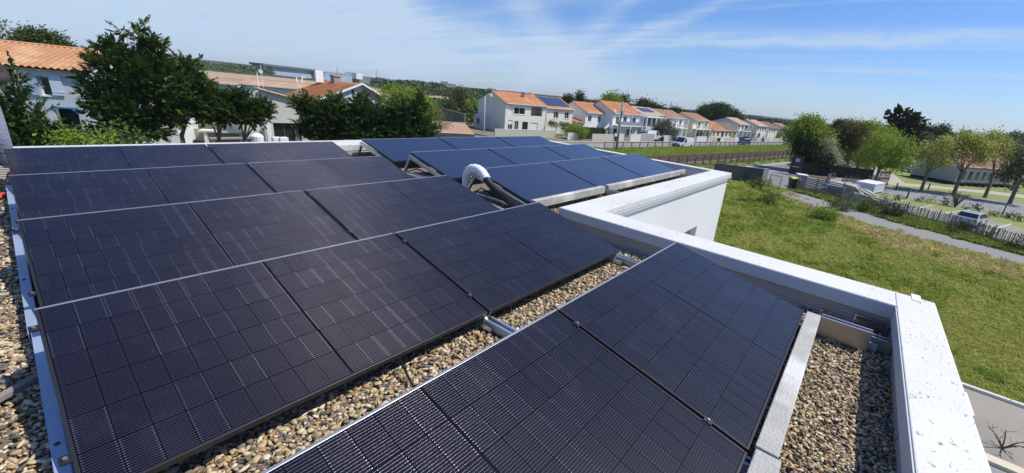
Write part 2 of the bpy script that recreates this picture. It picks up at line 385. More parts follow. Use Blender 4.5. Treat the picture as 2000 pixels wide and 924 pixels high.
def pebble_mat():
    mt = bpy.data.materials.new('pebble'); mt.use_nodes = True; nt = mt.node_tree; L = nt.links.new
    p = nt.nodes['Principled BSDF']; p.inputs['Roughness'].default_value = .62
    oi = N(nt, 'ShaderNodeObjectInfo'); cr = N(nt, 'ShaderNodeValToRGB'); L(oi.outputs['Random'], cr.inputs[0])
    cols = [(0,(.36,.25,.125)),(.12,(.50,.38,.21)),(.26,(.18,.145,.105)),(.38,(.56,.46,.30)),(.48,(.24,.19,.13)),(.57,(.62,.54,.40)),(.66,(.11,.10,.09)),(.76,(.40,.25,.12)),(.84,(.17,.15,.125)),(.91,(.50,.40,.24)),(.98,(.72,.67,.58))]
    e = cr.color_ramp.elements; cr.color_ramp.interpolation = 'CONSTANT'
    while len(e) < len(cols): e.new(.5)
    for i, (q, c) in enumerate(cols): e[i].position = q; e[i].color = (*c, 1)
    tc = N(nt, 'ShaderNodeTexCoord'); nz = N(nt, 'ShaderNodeTexNoise', i_Scale=2.5, i_Detail=4.); L(tc.outputs['Object'], nz.inputs[0])
    mr = N(nt, 'ShaderNodeMapRange'); mr.inputs[3].default_value = .72; mr.inputs[4].default_value = 1.25; L(nz.outputs[0], mr.inputs[0])
    mu = N(nt, 'ShaderNodeMix', data_type='RGBA', blend_type='MULTIPLY'); mu.inputs[0].default_value = 1; L(cr.outputs[0], mu.inputs[6]); L(mr.outputs[0], mu.inputs[7])
    L(mu.outputs[2], p.inputs['Base Color']); return mt
PEB = pebble_mat()
def protos(name, n, maker):
    out = []
    for i in range(n):
        V, F, m_ = maker(i); me = fast(name, V, F, m_, smooth=(name == 'pebble_shape')); o = bpy.data.objects.new(name, me); out.append(o)   # never linked: only its shape is used
    return out
def mkpeb(i):
    V = IV.copy(); 
    for _ in range(5):
        d = rng.normal(size=3); d /= np.linalg.norm(d); V += np.outer(np.clip(V@d-.45, 0, 1), d)*-.55
    V *= np.array([1.35, .85, .55])*rng.uniform(.85, 1.15, 3); return V, IF, PEB
def gravel():
    ps = protos('pebble_shape', 7, mkpeb)
    pts = []; sz = []
    def area(x0, x1, y0, y1, dens, z=-.085, s=(.0065, .0155)):
        n = int((x1-x0)*(y1-y0)*dens); P = np.column_stack([rng.uniform(x0, x1, n), rng.uniform(y0, y1, n), z+rng.uniform(0, .028, n)])
        pts.append(P); sz.append(rng.uniform(s[0], s[1], n))
    area(1.2, 3.885, -.515, .12, 7600, s=(.0055,.0135))               # bay beside the concrete kerb
    area(0, 3.84, .95, 1.85, 6500)                 # gap in front of the nearest full row
    area(3.35, 3.84, 1.85, 3.4, 4200)
    area(-1.3, .02, 1.4, 4.2, 4600); area(-1.6, .02, 4.2, 8.0, 2200)
    area(3.3, 4.3, 3.2, 8.0, 2800); area(3.8, 9.6, 2.88, 3.6, 3200)
    area(3.3, 9.6, 4.3, 4.75, 1500); area(3.3, 9.6, 5.9, 6.3, 1200)
    P = np.concatenate(pts); S = np.concatenate(sz); n = len(P)
    S3 = S[:, None]*rng.uniform(.8, 1.3, (n, 3))
    Rr = np.column_stack([rng.normal(0, .34, n), rng.normal(0, .34, n), rng.uniform(0, 6.3, n)])
    o = scatter_gn('roof_gravel', P, Rr, S3, ps)
    tag(o, 'loose rounded pebbles in tan, grey and brown covering the flat roof', 'gravel', kind='stuff')
    bed = MB().box(BX0+.32, 3.84, -.515, 7.94, -.105, -.085).box(3.84, 9.66, 2.88, 7.94, -.105, -.085)
    part(bed, 'gravel_bed', mat('gravel bed', (.30,.235,.15), .9, (.10,.085,.06), 60, amt=1.3, bump=1., bscale=60), bld)
gravel()

# ------------------------------------------------------------------ solar panels
PW, PH, TILT, ZL = 1.762, 1.1292, .2186, .08
def cell_mat(sparkle):
    mt = bpy.data.materials.new('photovoltaic cell'); mt.use_nodes = True; nt = mt.node_tree; L = nt.links.new
    p = nt.nodes['Principled BSDF']
    tc = N(nt, 'ShaderNodeTexCoord'); sp = N(nt, 'ShaderNodeSeparateXYZ'); L(tc.outputs['Object'], sp.inputs[0])
    def M_(op, a, b=None, c=None):
        n = N(nt, 'ShaderNodeMath', operation=op)
        for i, v in enumerate((a, b, c)):
            if v is None: continue
            if isinstance(v, (int, float)): n.inputs[i].default_value = v
            else: L(v, n.inputs[i])
        return n.outputs[0]
    per = .18/15
    sph = M_('SUBTRACT', M_('FRACT', M_('DIVIDE', M_('ADD', sp.outputs[1], .09), per)), .5); ph = M_('ABSOLUTE', sph)     # 0 at the wire
    oi = N(nt, 'ShaderNodeObjectInfo')
    edge = M_('GREATER_THAN', M_('ABSOLUTE', sp.outputs[0]), .0405)
    wid = M_('MULTIPLY_ADD', edge, .045, .062)
    line = M_('LESS_THAN', ph, wid)
    # solder pads every 15 mm along each wire
    pad = M_('LESS_THAN', M_('ABSOLUTE', M_('SUBTRACT', M_('FRACT', M_('DIVIDE', sp.outputs[0], .0152)), .5)), .12)
    padl = M_('MULTIPLY', pad, M_('LESS_THAN', ph, .085))
    ln = M_('MAXIMUM', line, padl)
    br = M_('ADD', M_('MULTIPLY_ADD', oi.outputs['Random'], .025, .115), M_('MULTIPLY', edge, M_('MULTIPLY', M_('GREATER_THAN', oi.outputs['Random'], .55), M_('MULTIPLY', oi.outputs['Random'], .30))))
    cw = N(nt, 'ShaderNodeCombineColor'); L(br, cw.inputs[0]); L(M_('MULTIPLY', br, .93), cw.inputs[1]); L(M_('MULTIPLY', br, 1.0), cw.inputs[2])
    cr = N(nt, 'ShaderNodeValToRGB'); L(oi.outputs['Random'], cr.inputs[0]); e = cr.color_ramp.elements
    e[0].color = (.0052, .0047, .0125, 1); e[1].color = (.0062, .0056, .0145, 1)
    mx = N(nt, 'ShaderNodeMix', data_type='RGBA'); L(ln, mx.inputs[0]); L(cr.outputs[0], mx.inputs[6]); L(cw.outputs[0], mx.inputs[7])
    gp_ = N(nt, 'ShaderNodeNewGeometry'); sm1 = N(nt, 'ShaderNodeTexNoise', i_Scale=3.2, i_Detail=6., i_Roughness=.7, i_Distortion=1.2); L(gp_.outputs['Position'], sm1.inputs[0])
    smr = N(nt, 'ShaderNodeMapRange'); smr.inputs[1].default_value = .52; smr.inputs[2].default_value = .80; smr.inputs[4].default_value = .09; L(sm1.outputs[0], smr.inputs[0])
    sm2 = N(nt, 'ShaderNodeTexNoise', i_Scale=26., i_Detail=2.); L(gp_.outputs['Position'], sm2.inputs[0]); sm3 = N(nt, 'ShaderNodeMapRange'); sm3.inputs[1].default_value = .765; sm3.inputs[2].default_value = .80; sm3.inputs[4].default_value = .55; L(sm2.outputs[0], sm3.inputs[0])
    dst = N(nt, 'ShaderNodeMix', data_type='RGBA'); L(M_('MAXIMUM', smr.outputs[0], sm3.outputs[0]), dst.inputs[0]); L(mx.outputs[2], dst.inputs[6]); dst.inputs[7].default_value = (.17, .16, .15, 1)
    L(dst.outputs[2], p.inputs['Base Color'])
    L(M_('MULTIPLY', ln, .85), p.inputs['Metallic'])
    # the wires are round: their surface turns across the wire, so they glint along a band
    vt = N(nt, 'ShaderNodeVectorTransform', vector_type='VECTOR', convert_from='OBJECT', convert_to='WORLD'); vt.inputs[0].default_value = (0, 1, 0)
    g0 = N(nt, 'ShaderNodeNewGeometry'); sv = N(nt, 'ShaderNodeVectorMath', operation='SCALE'); L(vt.outputs[0], sv.inputs[0])
    L(M_('MULTIPLY', M_('MULTIPLY', M_('DIVIDE', sph, .07), 1.15), ln), sv.inputs[3])
    av = N(nt, 'ShaderNodeVectorMath', operation='ADD'); L(g0.outputs['Normal'], av.inputs[0]); L(sv.outputs[0], av.inputs[1])
    nv_ = N(nt, 'ShaderNodeVectorMath', operation='NORMALIZE'); L(av.outputs[0], nv_.inputs[0]); L(nv_.outputs[0], p.inputs['Normal'])
    L(M_('MULTIPLY_ADD', ln, -.12, .42), p.inputs['Roughness']); p.inputs['Specular IOR Level'].default_value = .2
    p.inputs['Coat Weight'].default_value = 1; p.inputs['Coat Roughness'].default_value = .12; p.inputs['Coat IOR'].default_value = 1.22
    # rolled glass has a very fine texture, plus a film of dust
    nb = N(nt, 'ShaderNodeTexNoise', i_Scale=900., i_Detail=1.); g = N(nt, 'ShaderNodeNewGeometry'); L(g.outputs['Position'], nb.inputs[0])
    bp = N(nt, 'ShaderNodeBump', i_Strength=sparkle, i_Distance=.0004); L(nb.outputs[0], bp.inputs['Height']); L(bp.outputs[0], p.inputs['Coat Normal'])
    return mt
CELL = cell_mat(.12)
def laminate_mat():
    """far panels: cells read only as faint lines"""
    mt = bpy.data.materials.new('photovoltaic laminate'); mt.use_nodes = True; nt = mt.node_tree; L = nt.links.new
    p = nt.nodes['Principled BSDF']; tc = N(nt, 'ShaderNodeTexCoord'); 
    br = N(nt, 'ShaderNodeTexNoise', i_Scale=1.2, i_Detail=3.); L(tc.outputs['Object'], br.inputs[0])
    cr = N(nt, 'ShaderNodeValToRGB'); L(br.outputs[0], cr.inputs[0]); e = cr.color_ramp.elements; e[0].color = (.012,.016,.042,1); e[1].color = (.017,.022,.054,1)
    L(cr.outputs[0], p.inputs['Base Color']); p.inputs['Roughness'].default_value = .4
    p.inputs['Coat Weight'].default_value = 1; p.inputs['Coat Roughness'].default_value = .16; p.inputs['Coat IOR'].default_value = 1.29
    return mt
LAM = laminate_mat()
FRAME = mat('panel frame', (.055,.055,.06), .35, metal=.6)
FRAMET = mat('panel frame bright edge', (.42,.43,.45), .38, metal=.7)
def cell_mesh(w_, h):
    c = .0035; x, y = w_/2, h/2
    pts = [(-x+c,-y),(x-c,-y),(x,-y+c),(x,y-c),(x-c,y),(-x+c,y),(-x,y-c),(-x,-y+c)]
    mb = MB(); n = 8; mb.add([(a, b, 0) for a, b in pts]+[(a, b, .0012) for a, b in pts], [tuple(range(n, 2*n))]+[(i, (i+1) % n, (i+1) % n+n, i+n) for i in range(n)])
    return mb.mesh('cell', CELL)
CW, CHH = .0922, .1809
cellme = cell_mesh(CW, CHH)
def make_panel(cells=True, bright=True):
    """origin at the low left corner on the top face; x along the row, y up the slope"""
    r = empty('solar_panel', (0,0,0)); t = .030; e = .012
    fm = MB().box(0, PW, 0, e, -t, 0).box(0, e, e, PH-e, -t, 0).box(PW-e, PW, e, PH-e, -t, 0)
    fm.build('frame', FRAME, r, bevel=.0012)
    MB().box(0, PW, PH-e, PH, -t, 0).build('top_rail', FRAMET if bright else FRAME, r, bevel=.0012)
    MB().box(e, PW-e, e, PH-e, -.008, -.0030).build('laminate', mat('black backsheet', (.003,.003,.004), .5, spec=.12) if cells else LAM, r)
    MB().box(.5*PW-.05, .5*PW+.05, PH-.3, PH-.18, -.026, -.0085).build('junction_box', BLACK, r)
    if cells:
        gx = (PW-2*e-.009-18*CW)/19; gy = (PH-2*e-6*CHH)/7
        first = None
        for j in range(6):
            for i in range(18):
                x = e+gx+CW/2+i*(CW+gx)+(.009 if i > 8 else 0); y = e+gy+CHH/2+j*(CHH+gy)
                o = link('cell', cellme, r, (x, y, -.0029))
    return r
PA = make_panel(True); PB = make_panel(False)
used = {'A': False, 'B': False}
def put(kind, X, Ytop, dz, label, group):
    src = PA if kind == 'A' else PB
    o = copy_tree(src) if used[kind] else src; used[kind] = True
    o.location = (X, Ytop-PH*math.cos(TILT), ZL+dz); o.rotation_euler = (TILT, 0, 0)
    return tag(o, label, 'solar panel', group)
YA = [7.67517, 6.05527, 4.43254, 2.80442, 1.16857]; X0 = -.1045; GAP = .020
ROWN = ['rearmost row by the trees', 'second rearmost row', 'middle row', 'long row above the gravel strip', 'front row nearest the camera']
ROWB = ['rear wing row', 'middle wing row', 'front wing row by the kerbs']
names = ['farthest row behind the others, by the trees', 'second row from the back of the left block', 'third row from the back of the left block', 'long row with the reddish sheen, above the gravel strip', 'front row nearest the camera']
for r_ in range(5):
    for c_ in range(2):
        xx = X0+c_*(PW+GAP)
        put('A', xx, YA[r_], 0, ('left' if c_ == 0 else 'right')+' black solar panel in the '+names[r_], 'black solar panels of the left block')
YB = [7.81124, 6.20229, 4.55914]; XB = 4.0457
nb_ = ['rear row of the wing', 'middle row of the wing', 'front row of the wing by the kerbs']
for r_ in range(3):
    for c_ in range(3):
        put('B', XB+c_*(PW+GAP), YB[r_], .014, ('left', 'middle', 'right')[c_]+' dark blue solar panel in the '+nb_[r_], 'dark blue solar panels of the wing')
# triangular brackets under each end and seam, with back leg; clamps on the edges
brk = empty('panel_bracket', (0,0,0), 0)
c_, s_ = math.cos(TILT), math.sin(TILT)
MB().bar((0, .02, -.065), (0, PH*c_-.03, PH*s_-.075), .045, .05).build('sloping_bar', ALU, brk)
MB().bar((0, PH*c_-.05, PH*s_-.10), (0, PH*c_+.12, -.105), .045, .04).build('back_leg', ALU, brk)
MB().bar((0, -.05, -.115), (0, PH*c_+.18, -.115), .045, .03).build('foot', ALU, brk)
first = True
SEAM = lambda x0, i: x0-.0 if i == 0 else x0+i*(PW+GAP)-GAP/2
for blk, xs, ys, dz, nn in (('left', [X0+.03, X0+PW+GAP/2, X0+2*PW+GAP-.03], YA, 0, 'left block'), ('wing', [XB-.03, XB+PW+GAP/2, XB+2*PW+1.5*GAP, XB+3*PW+2*GAP-.03], YB, .014, 'wing')):
    for j, y in enumerate(ys):
        for i, x in enumerate(xs):
            o = brk if first else copy_tree(brk); first = False
            o.location = (x, y-PH*c_, ZL+dz)
            pos = ('left end', 'first seam', 'second seam' if blk == 'wing' else 'right end', 'right end')[i]
            tag(o, f'aluminium triangle bracket under the {pos} of the {(ROWN if blk == "left" else ROWB)[j]}', 'bracket', 'triangular brackets under the panels')
# end clamps at the left edge and mid clamps in the seams
cl = empty('panel_clamp', (0,0,0)); MB().box(-.016, .016, -.02, .02, .0, .006).build('plate', BLACK, cl); MB().tube([(0,0,.006),(0,0,.014)], .0065, 6).build('bolt', ALU, cl)
first = True
for j, y in enumerate(YA):
    for x, nm in ((X0-.012, 'left edge'), (X0+PW+GAP/2, 'seam')):
        for v, vn in ((.17, 'low'), (.86, 'high')):
            o = cl if first else copy_tree(cl); first = False
            o.location = (x, y-PH*c_*(1-v), ZL+PH*s_*v+.001); o.rotation_euler = (TILT, 0, 0)
            tag(o, f'black {vn}er clamp at the {nm} of the {ROWN[j]}', 'clamp', 'clamps holding the panels')
def rail(x, y0, y1, label, z=-.045, wd=.06, h=.055, m_=ALUB):
    """open U channel lying on the gravel"""
    o = empty('mounting_rail', (x, y0, z), 0, label, 'rail', 'rails under the panels'); t = .006; L_ = y1-y0
    MB().box(-wd/2, wd/2, 0, L_, 0, t).box(-wd/2, -wd/2+t, 0, L_, t, h).box(wd/2-t, wd/2, 0, L_, t, h).build('channel', m_, o)
    MB().box(-wd/2+t, -wd/2+.018, 0, L_, h-.004, h).box(wd/2-.018, wd/2-t, 0, L_, h-.004, h).build('lip', ALU, o)
rail(1.695, -.1, 2.95, 'rail under the middle seam crossing the front gravel strip')
rail(3.47, -.42, 2.95, 'rail under the right end of the front rows near the parapet')
rail(1.66, 3.0, 8.0-.1, 'rail under the middle seam of the rear rows'); rail(3.50, 3.0, 7.8, 'rail under the right end of the rear rows')
def side(y0, y1, x, label, z=-.04):
    o = empty('side_rail', (x, y0, z), 0, label, 'rail', 'blue grey rails along the left edge'); L_ = y1-y0
    MB().box(-.018, .020, 0, L_, .066, .070).build('flange', ALUB, o); MB().box(.020, .023, 0, L_, -.02, .070).build('web', mat('blue web', (.16,.25,.42), .4, metal=.3), o)
    MB().box(-.018, -.0155, 0, L_, -.02, .066).build('outer_web', ALUB, o)
    MB().tube([(.0, L_*.42, .0701), (.0, L_*.42, .074)], .008, 8).build('bolt', BLACK, o)
    MB().box(-.014, .014, L_-.09, L_-.02, .0705, .074).build('sticker', mat('blue sticker', (.03,.06,.16), .5), o)
side(1.35, 3.24, -.137, 'nearest blue grey aluminium rail along the left panel edge')
side(3.22, 5.22, -.148, 'second blue grey aluminium rail along the left panel edge', -.043)
side(5.2, 7.2, -.145, 'farthest blue grey aluminium rail along the left panel edge', -.046)
side(-.3, 1.33, -.140, 'short aluminium rail along the left edge of the front row', -.043)
# concrete kerbs that weigh the rows down
def kerb(x0, x1, y0, y1, z0, z1, label):
    o = MB().box(0, x1-x0, 0, y1-y0, 0, z1-z0).build('concrete_kerb', CONC, None, bevel=.007); o.location = (x0, y0, z0)
    tag(o, label, 'concrete kerb', 'concrete kerbs weighing down the panels')
kerb(1.703, 3.42, -.046, .050, .0, .10, 'weathered concrete kerb along the low edge of the front panel')
kerb(.10, 1.690, -.060, .044, .0, .10, 'second concrete kerb at the bottom edge, behind the first one')
kerb(4.03, 5.83, 3.33, 3.42, .02, .13, 'left concrete kerb in front of the wing panels, nearer the camera')
kerb(5.95, 9.55, 3.34, 3.42, .02, .13, 'long concrete kerb in front of the wing panels, reaching the far corner')
# steel channels joining the kerbs to the parapets
def channel(x, y0, y1, h, label, z=-.05):
    o = empty('steel_channel', (x, y0, z), 0, label, 'steel channel', 'steel channels between kerbs and parapet'); L_ = y1-y0
    MB().box(-.03, -.026, 0, L_, 0, h).box(.026, .03, 0, L_, 0, h).build('web', STEEL, o); MB().box(-.026, .026, 0, L_, h*.5, h*.5+.004).build('floor', ALUB, o)
    MB().box(-.034, -.018, 0, L_, h+.0005, h+.004).box(.018, .034, 0, L_, h+.0005, h+.004).build('lip', ALU, o)
channel(3.42, -.365, -.048, .15, 'tall galvanised channel from the kerb end towards the parapet corner')
channel(3.52, -.50, -.36, .095, 'short grey channel touching the parapet, past the tall one', -.06)
channel(1.60, -.36, -.06, .12, 'galvanised channel with bright lips at the bottom edge of the picture')
channel(5.88, 2.98, 3.32, .13, 'brownish steel channel between the two wing kerbs')
channel(9.2, 2.98, 3.32, .12, 'brownish steel channel at the far end of the long wing kerb')
# drain grille and brown leaves in the corner
g_ = empty('drain_grille', (3.855, -.485, -.055), 0, 'small metal drain grille against the parapet in the corner', 'drain')
MB().box(-.012, -.004, 0, .22, .085, .092).box(-.012, -.004, .21, .22, 0, .085).box(-.012, -.004, 0, .008, 0, .085).build('frame', ALU, g_)
MB().box(-.004, -.001, .008, .21, 0, .085).build('back_plate', mat('brownish plate', (.12,.11,.10), .6), g_)
sm = bpy.data.meshes.new('slot'); sm = MB().box(-.0075, -.0045, -.003, .003, 0, .05).mesh('slot', STEEL)
for i in range(14): link('bar', sm, g_, (0, .018+i*.014, .004))
def leaf_litter():
    mb = MB(); 
    for i in range(26):
        a = random.uniform(0, 6.3); p = Vector((3.80+random.uniform(-.06,.05), -.12+random.uniform(-.10,.09), -.035+random.uniform(0,.03)))
        d = Vector((math.cos(a), math.sin(a), random.uniform(-.3,.6))).normalized(); s2 = d.cross(Vector((0,0,1))).normalized(); l = random.uniform(.02,.045); q = random.uniform(.008,.018)
        mb.add([p, p+d*l*.5+s2*q+Vector((0,0,.006)), p+d*l, p+d*l*.5-s2*q+Vector((0,0,.006))], [(0,1,2),(0,2,3)])
    o = mb.build('dead_leaves', mat('dead leaf', (.30,.16,.06), .8, (.45,.27,.11), 30)); tag(o, 'small heap of curled brown leaves by the drain grille', 'leaves', kind='stuff')
leaf_litter()
# white elbow duct and black conduit beside the wing panels
def hose():
    o = empty('cable_duct', (4.0, 4.6, -.08), 0, 'white ribbed duct elbow joined to a thick black conduit beside the wing panels', 'duct')
    P = [Vector(p) for p in ((4.03,4.72,-.02),(4.02,4.71,.14),(4.0,4.66,.26),(3.985,4.56,.345),(3.975,4.42,.365),(3.965,4.30,.33),(3.96,4.22,.265))]
    # smooth the path
    def cr(P, n):
        out = []
        for i in range(len(P)-1):
            a, b, c, d = P[max(i-1,0)], P[i], P[i+1], P[min(i+2,len(P)-1)]
            for k in range(n):
                t = k/n; out.append(.5*((2*b)+(c-a)*t+(2*a-5*b+4*c-d)*t*t+(3*b-a-3*c+d)*t**3))
        return out+[P[-1]]
    Q = cr(P, 10); rr = [.061+(.007 if i % 5 < 2 else 0) for i in range(len(Q))]
    off = o.location
    MB().tube([q-off for q in Q], rr, 16).build('elbow', mat('white duct', (.80,.82,.85), .35), o, smooth=True)
    Q2 = cr([Vector(p) for p in ((3.96,4.225,.27),(3.97,4.08,.17),(4.0,3.88,.075),(3.94,3.60,.0),(3.80,3.25,-.03),(3.62,2.95,-.035))], 12)
    MB().tube([q-off for q in Q2], [.050+(.0025 if i % 2 else 0) for i in range(len(Q2))], 12).build('conduit', BLACK, o, smooth=True)
hose()
def pipe(pts, r, m_, name, label, cat):
    o = MB().tube(pts, r, 8).build(name, m_, None, smooth=True); tag(o, label, cat)
pipe([(3.72,6.95,.0),(3.78,6.3,.02),(3.86,5.6,.0),(3.92,5.0,-.02)], .03, mat('grey pipe', (.25,.24,.22), .5), 'conduit', 'brownish grey pipe lying in the gap below the rear wing panels', 'conduit')
pipe([(3.70,4.70,-.01),(3.78,4.1,-.01),(3.72,3.5,-.03)], .026, mat('grey pipe', (.25,.24,.22), .5), 'conduit', 'grey pipe lying beside the thick black conduit', 'conduit')
pipe([(.98,1.20,.10),(.99,1.32,.0),(.97,1.42,-.045),(1.0,1.55,-.04),(1.03,1.72,.02)], .006, BLACK, 'cable', 'thin black cable crossing the front gravel strip', 'cable')
pipe([(3.72,7.3,-.04),(3.9,6.9,.05),(3.95,6.6,-.03)], .02, ALUB, 'coiled_cable', 'pale blue grey cable under the rear wing panel', 'cable')
pipe([(3.9,5.9,-.04),(4.2,5.75,.0),(4.5,5.7,-.03)], .012, WHITE, 'cable', 'white cable looped under the middle wing panel', 'cable')
pipe([(3.66,5.9,-.05),(3.80,6.05,.02),(3.98,5.92,.10),(4.12,5.72,.02),(4.02,5.5,-.04)], .011, BLACK, 'cable', 'black cable looping out from under the middle wing panel', 'cable')
pipe([(3.7,4.45,-.05),(3.86,4.35,.03),(4.05,4.42,.08),(4.2,4.3,-.02)], .010, BLACK, 'cable', 'black cable beside the foot of the white duct elbow', 'cable')
pipe([(3.66,7.5,-.05),(3.8,7.62,.0),(3.98,7.5,.05),(4.1,7.3,-.03)], .012, BLACK, 'cable', 'black cable by the bracket of the rear wing panel', 'cable')
o = MB().bar((-.62,2.42,-.03), (-.15,2.85,-.03), .035, .02).build('timber_batten', WOODG); tag(o, 'thin wooden batten lying on the pebbles at the left edge', 'batten')
o = MB().tube([(-.235,6.80,-.04),(-.20,6.88,-.03),(-.17,6.97,-.04)], [.018,.03,.02], 8).build('red_glove', mat('red cloth', (.55,.05,.04), .8), smooth=True); tag(o, 'small red glove on the pebbles beside the left rail', 'glove')

# ================================================================== GROUND
def sheet(name, pts, z, m_, label=None):
    """flat ground sheet from px corners (already world points)"""
    me = bpy.data.meshes.new(name); me.from_pydata([(p[0], p[1], z) for p in pts], [], [tuple(range(len(pts)))]); me.materials.append(m_)
    o = link(name, me); tag(o, label, None, None, 'structure'); return o
GRASS = mat('meadow soil and grass', (.22,.26,.055), .95, (.33,.36,.10), .9, amt=1.1, bump=.6, bscale=5, c3=(.29,.25,.12))
FAR = mat('far land', (.045,.075,.018), .95, (.10,.12,.04), .012, amt=1., c3=(.07,.095,.03))
ng_ = 26; rr_ = np.geomspace(9, 9000, ng_); aa_ = np.linspace(0, 2*math.pi, 73)[:-1]
V = [(0, 0, G-.03)]; V += [(r*math.sin(a), r*math.cos(a), G-.03) for r in rr_ for a in aa_]
F3 = []
me = bpy.data.meshes.new('ground')
fs = [(0, 1+(k+1) % 72, 1+k) for k in range(72)]+[(1+i*72+k, 1+i*72+(k+1) % 72, 1+(i+1)*72+(k+1) % 72, 1+(i+1)*72+k) for i in range(ng_-1) for k in range(72)]
me.from_pydata(V, [], [f if len(f) == 3 else f[::-1] for f in fs]); me.materials.append(FAR)
import bmesh
bm = bmesh.new(); bm.from_mesh(me); bmesh.ops.recalc_face_normals(bm, faces=bm.faces)
if bm.faces[0].normal.z < 0: bmesh.ops.reverse_faces(bm, faces=bm.faces)
bm.to_mesh(me); bm.free(); tag(link('ground', me), kind='structure')
def lift(o, seg=0):
    return o
# lawn between the building and the path, as an uneven sheet
lawn_poly = [(3, -40), (20, -45), (34, -30), (41, -12.5), (46.8, -1.7), (51, 4.5), (53, 7), (60, 20.5), (40, 24), (8, 12), (3, 2)]
sheet('lawn', lawn_poly, G-.008, GRASS)
P_ = lambda x, y: tuple(gp(x, y))[:2]
path_s = [P_(1512,377), P_(1569,397), P_(1635,421.6), P_(1708,442), P_(1777,460), P_(1881,487), P_(2000,518), (34,-22), (26,-36)]
path_n = [P_(1545,373), P_(1586.6,383.5), P_(1656,404), P_(1742,432), P_(1846,461), P_(1920,479), P_(2000,499), (38,-24), (30,-38)]
GRAV = mat('grey gravel path', (.19,.19,.185), .95, (.28,.275,.265), 12, amt=1., bump=.5, bscale=50, c3=(.235,.225,.20))
def strip(name, A, B, z, m_):
    V = []; F = []
    for a, b in zip(A, B): V += [(a[0], a[1], z), (b[0], b[1], z)]
    for i in range(len(A)-1): F.append((2*i, 2*i+2, 2*i+3, 2*i+1))
    me = bpy.data.meshes.new(name); me.from_pydata(V, [], F); me.materials.append(m_)
    bm = bmesh.new(); bm.from_mesh(me); bmesh.ops.recalc_face_normals(bm, faces=bm.faces)
    for f in bm.faces:
        if f.normal.z < 0: f.normal_flip()
    bm.to_mesh(me); bm.free(); o = link(name, me); tag(o, kind='structure'); return o
strip('gravel_path', path_s, path_n, G+.004, GRAV)
# straw and bare earth along the lawn side of the path
DIRT = mat('straw and dry earth', (.36,.27,.14), .95, (.24,.21,.08), 1.4, amt=.8, bump=.6, bscale=20, c3=(.44,.35,.20))
ds = [P_(1530,395), P_(1600,423), P_(1650,447), P_(1740,487), P_(1850,519), P_(1960,545), (33,-14), (29,-24)]
strip('dry_earth', ds, path_s[:7]+[(34,-22)], G-.003, DIRT)
SAND = mat('pale sand', (.44,.40,.32), .95, (.36,.33,.26), 3, bump=.3, bscale=30)
strip('sand_strip', [P_(1515,390), P_(1560,402)], [P_(1520,384), P_(1580,401)], G+.001, SAND)
strip('sand_strip', [P_(1628,428), P_(1690,448), P_(1735,456)], [P_(1632,423), P_(1690,438), P_(1745,454)], G+.001, SAND)
# verge between the path and the paling fence
VERGE = mat('verge grass', (.15,.19,.04), .95, (.25,.27,.08), 1.5, amt=1., bump=.6, bscale=8)
strip('verge', path_n, [P_(1560,368), P_(1600,378), P_(1668,396), P_(1766,420), P_(1846,441), P_(1933,469), P_(2000,486), (43,-24), (37,-40)], G-.002, VERGE)
PAVE = mat('beige grass pavers', (.30,.27,.20), .95, (.22,.215,.14), 2.2, amt=.9, bump=.4, bscale=25, c3=(.34,.31,.25))
ps_ = [P_(1668,396), P_(1766,420), P_(1846,441), P_(1933,469), P_(2000,486), (43,-24), (37,-40)]
pn_ = [P_(1700,381), P_(1790,401), P_(1850,412), P_(1930,429), P_(2000,446), (57,-28), (53,-44)]
strip('parking_area', ps_, pn_, G+.002, PAVE)
hn_ = [P_(1722,377), P_(1800,391), P_(1850,399), P_(1930,411), P_(2000,423), (66,-30), (62,-46)]
strip('hedge_bed', pn_, hn_, G-.001, VERGE)
AS2 = mat('worn asphalt', (.20,.20,.20), .95, (.27,.265,.26), 3, amt=1., bump=.25, bscale=40, c3=(.17,.17,.168))
rn_ = [P_(1722,366), P_(1800,373), P_(1870,382), P_(1935,389), P_(2000,397), (86,-34), (84,-50)]
strip('park_road', hn_, rn_, G+.003, AS2)
tn_ = [P_(1735,361), P_(1800,366), P_(1870,372), P_(1935,379), P_(2000,387), (95,-36), (94,-54)]
strip('tree_verge', rn_, tn_, G-.001, VERGE)
pp_ = [P_(1738,356), P_(1800,360), P_(1870,367), P_(1935,373), P_(2000,380), (101,-37), (100,-56)]
strip('pale_path', tn_, pp_, G+.004, SAND)
sheet('pale_path', [P_(1738,361), P_(1768,358), P_(1742,338), P_(1705,325), P_(1690,330)], G+.008, SAND)
sheet('park_lawn', [P_(1740,356), P_(1870,366), P_(2000,379), (101,-37), (160,-60), (190,-10), (120,2), P_(1745,338)], G-.004, VERGE)
# white bay lines
WL = mat('road paint', (.62,.60,.55), .8, (.50,.48,.43), 20)
def line(a, b, wd, z=G+.008):
    a, b = Vector(a[:2]), Vector(b[:2]); d = (b-a).normalized()*wd/2; n = Vector((-d.y, d.x))
    sheet('painted_line', [a+n, a-n, b-n, b+n], z, WL)
for a, b in (((1741,395),(1771,391)), ((1785,408),(1822,401)), ((1836,418),(1880,411)), ((1950,445),(1976,437))): line(P_(*a), P_(*b), .14)
# road between the lawn and the railway; yard in front of the wooden fence
a_, b_ = 26.5, 22.3
sheet('road', [st(40,26.6), st(40,20.4), st(59,19.0), P_(1512,377), P_(1545,373), P_(1700,381), P_(1722,366), P_(1690,352), P_(1620,336), P_(1546,334), st(110,19.5), st(300,20), st(300,26.6)], G+.002, ASPH)
line(st(40,23.0), st(72,22.3), .12); line(st(40,26.0), st(200,26.0), .35, G+.007)
strip('brick_kerb', [P_(1546,338), P_(1620,352), P_(1690,356)], [P_(1548,333), P_(1622,347), P_(1692,352)], G+.10, mat('reddish kerb', (.20,.10,.075), .9, (.14,.08,.06), 9))
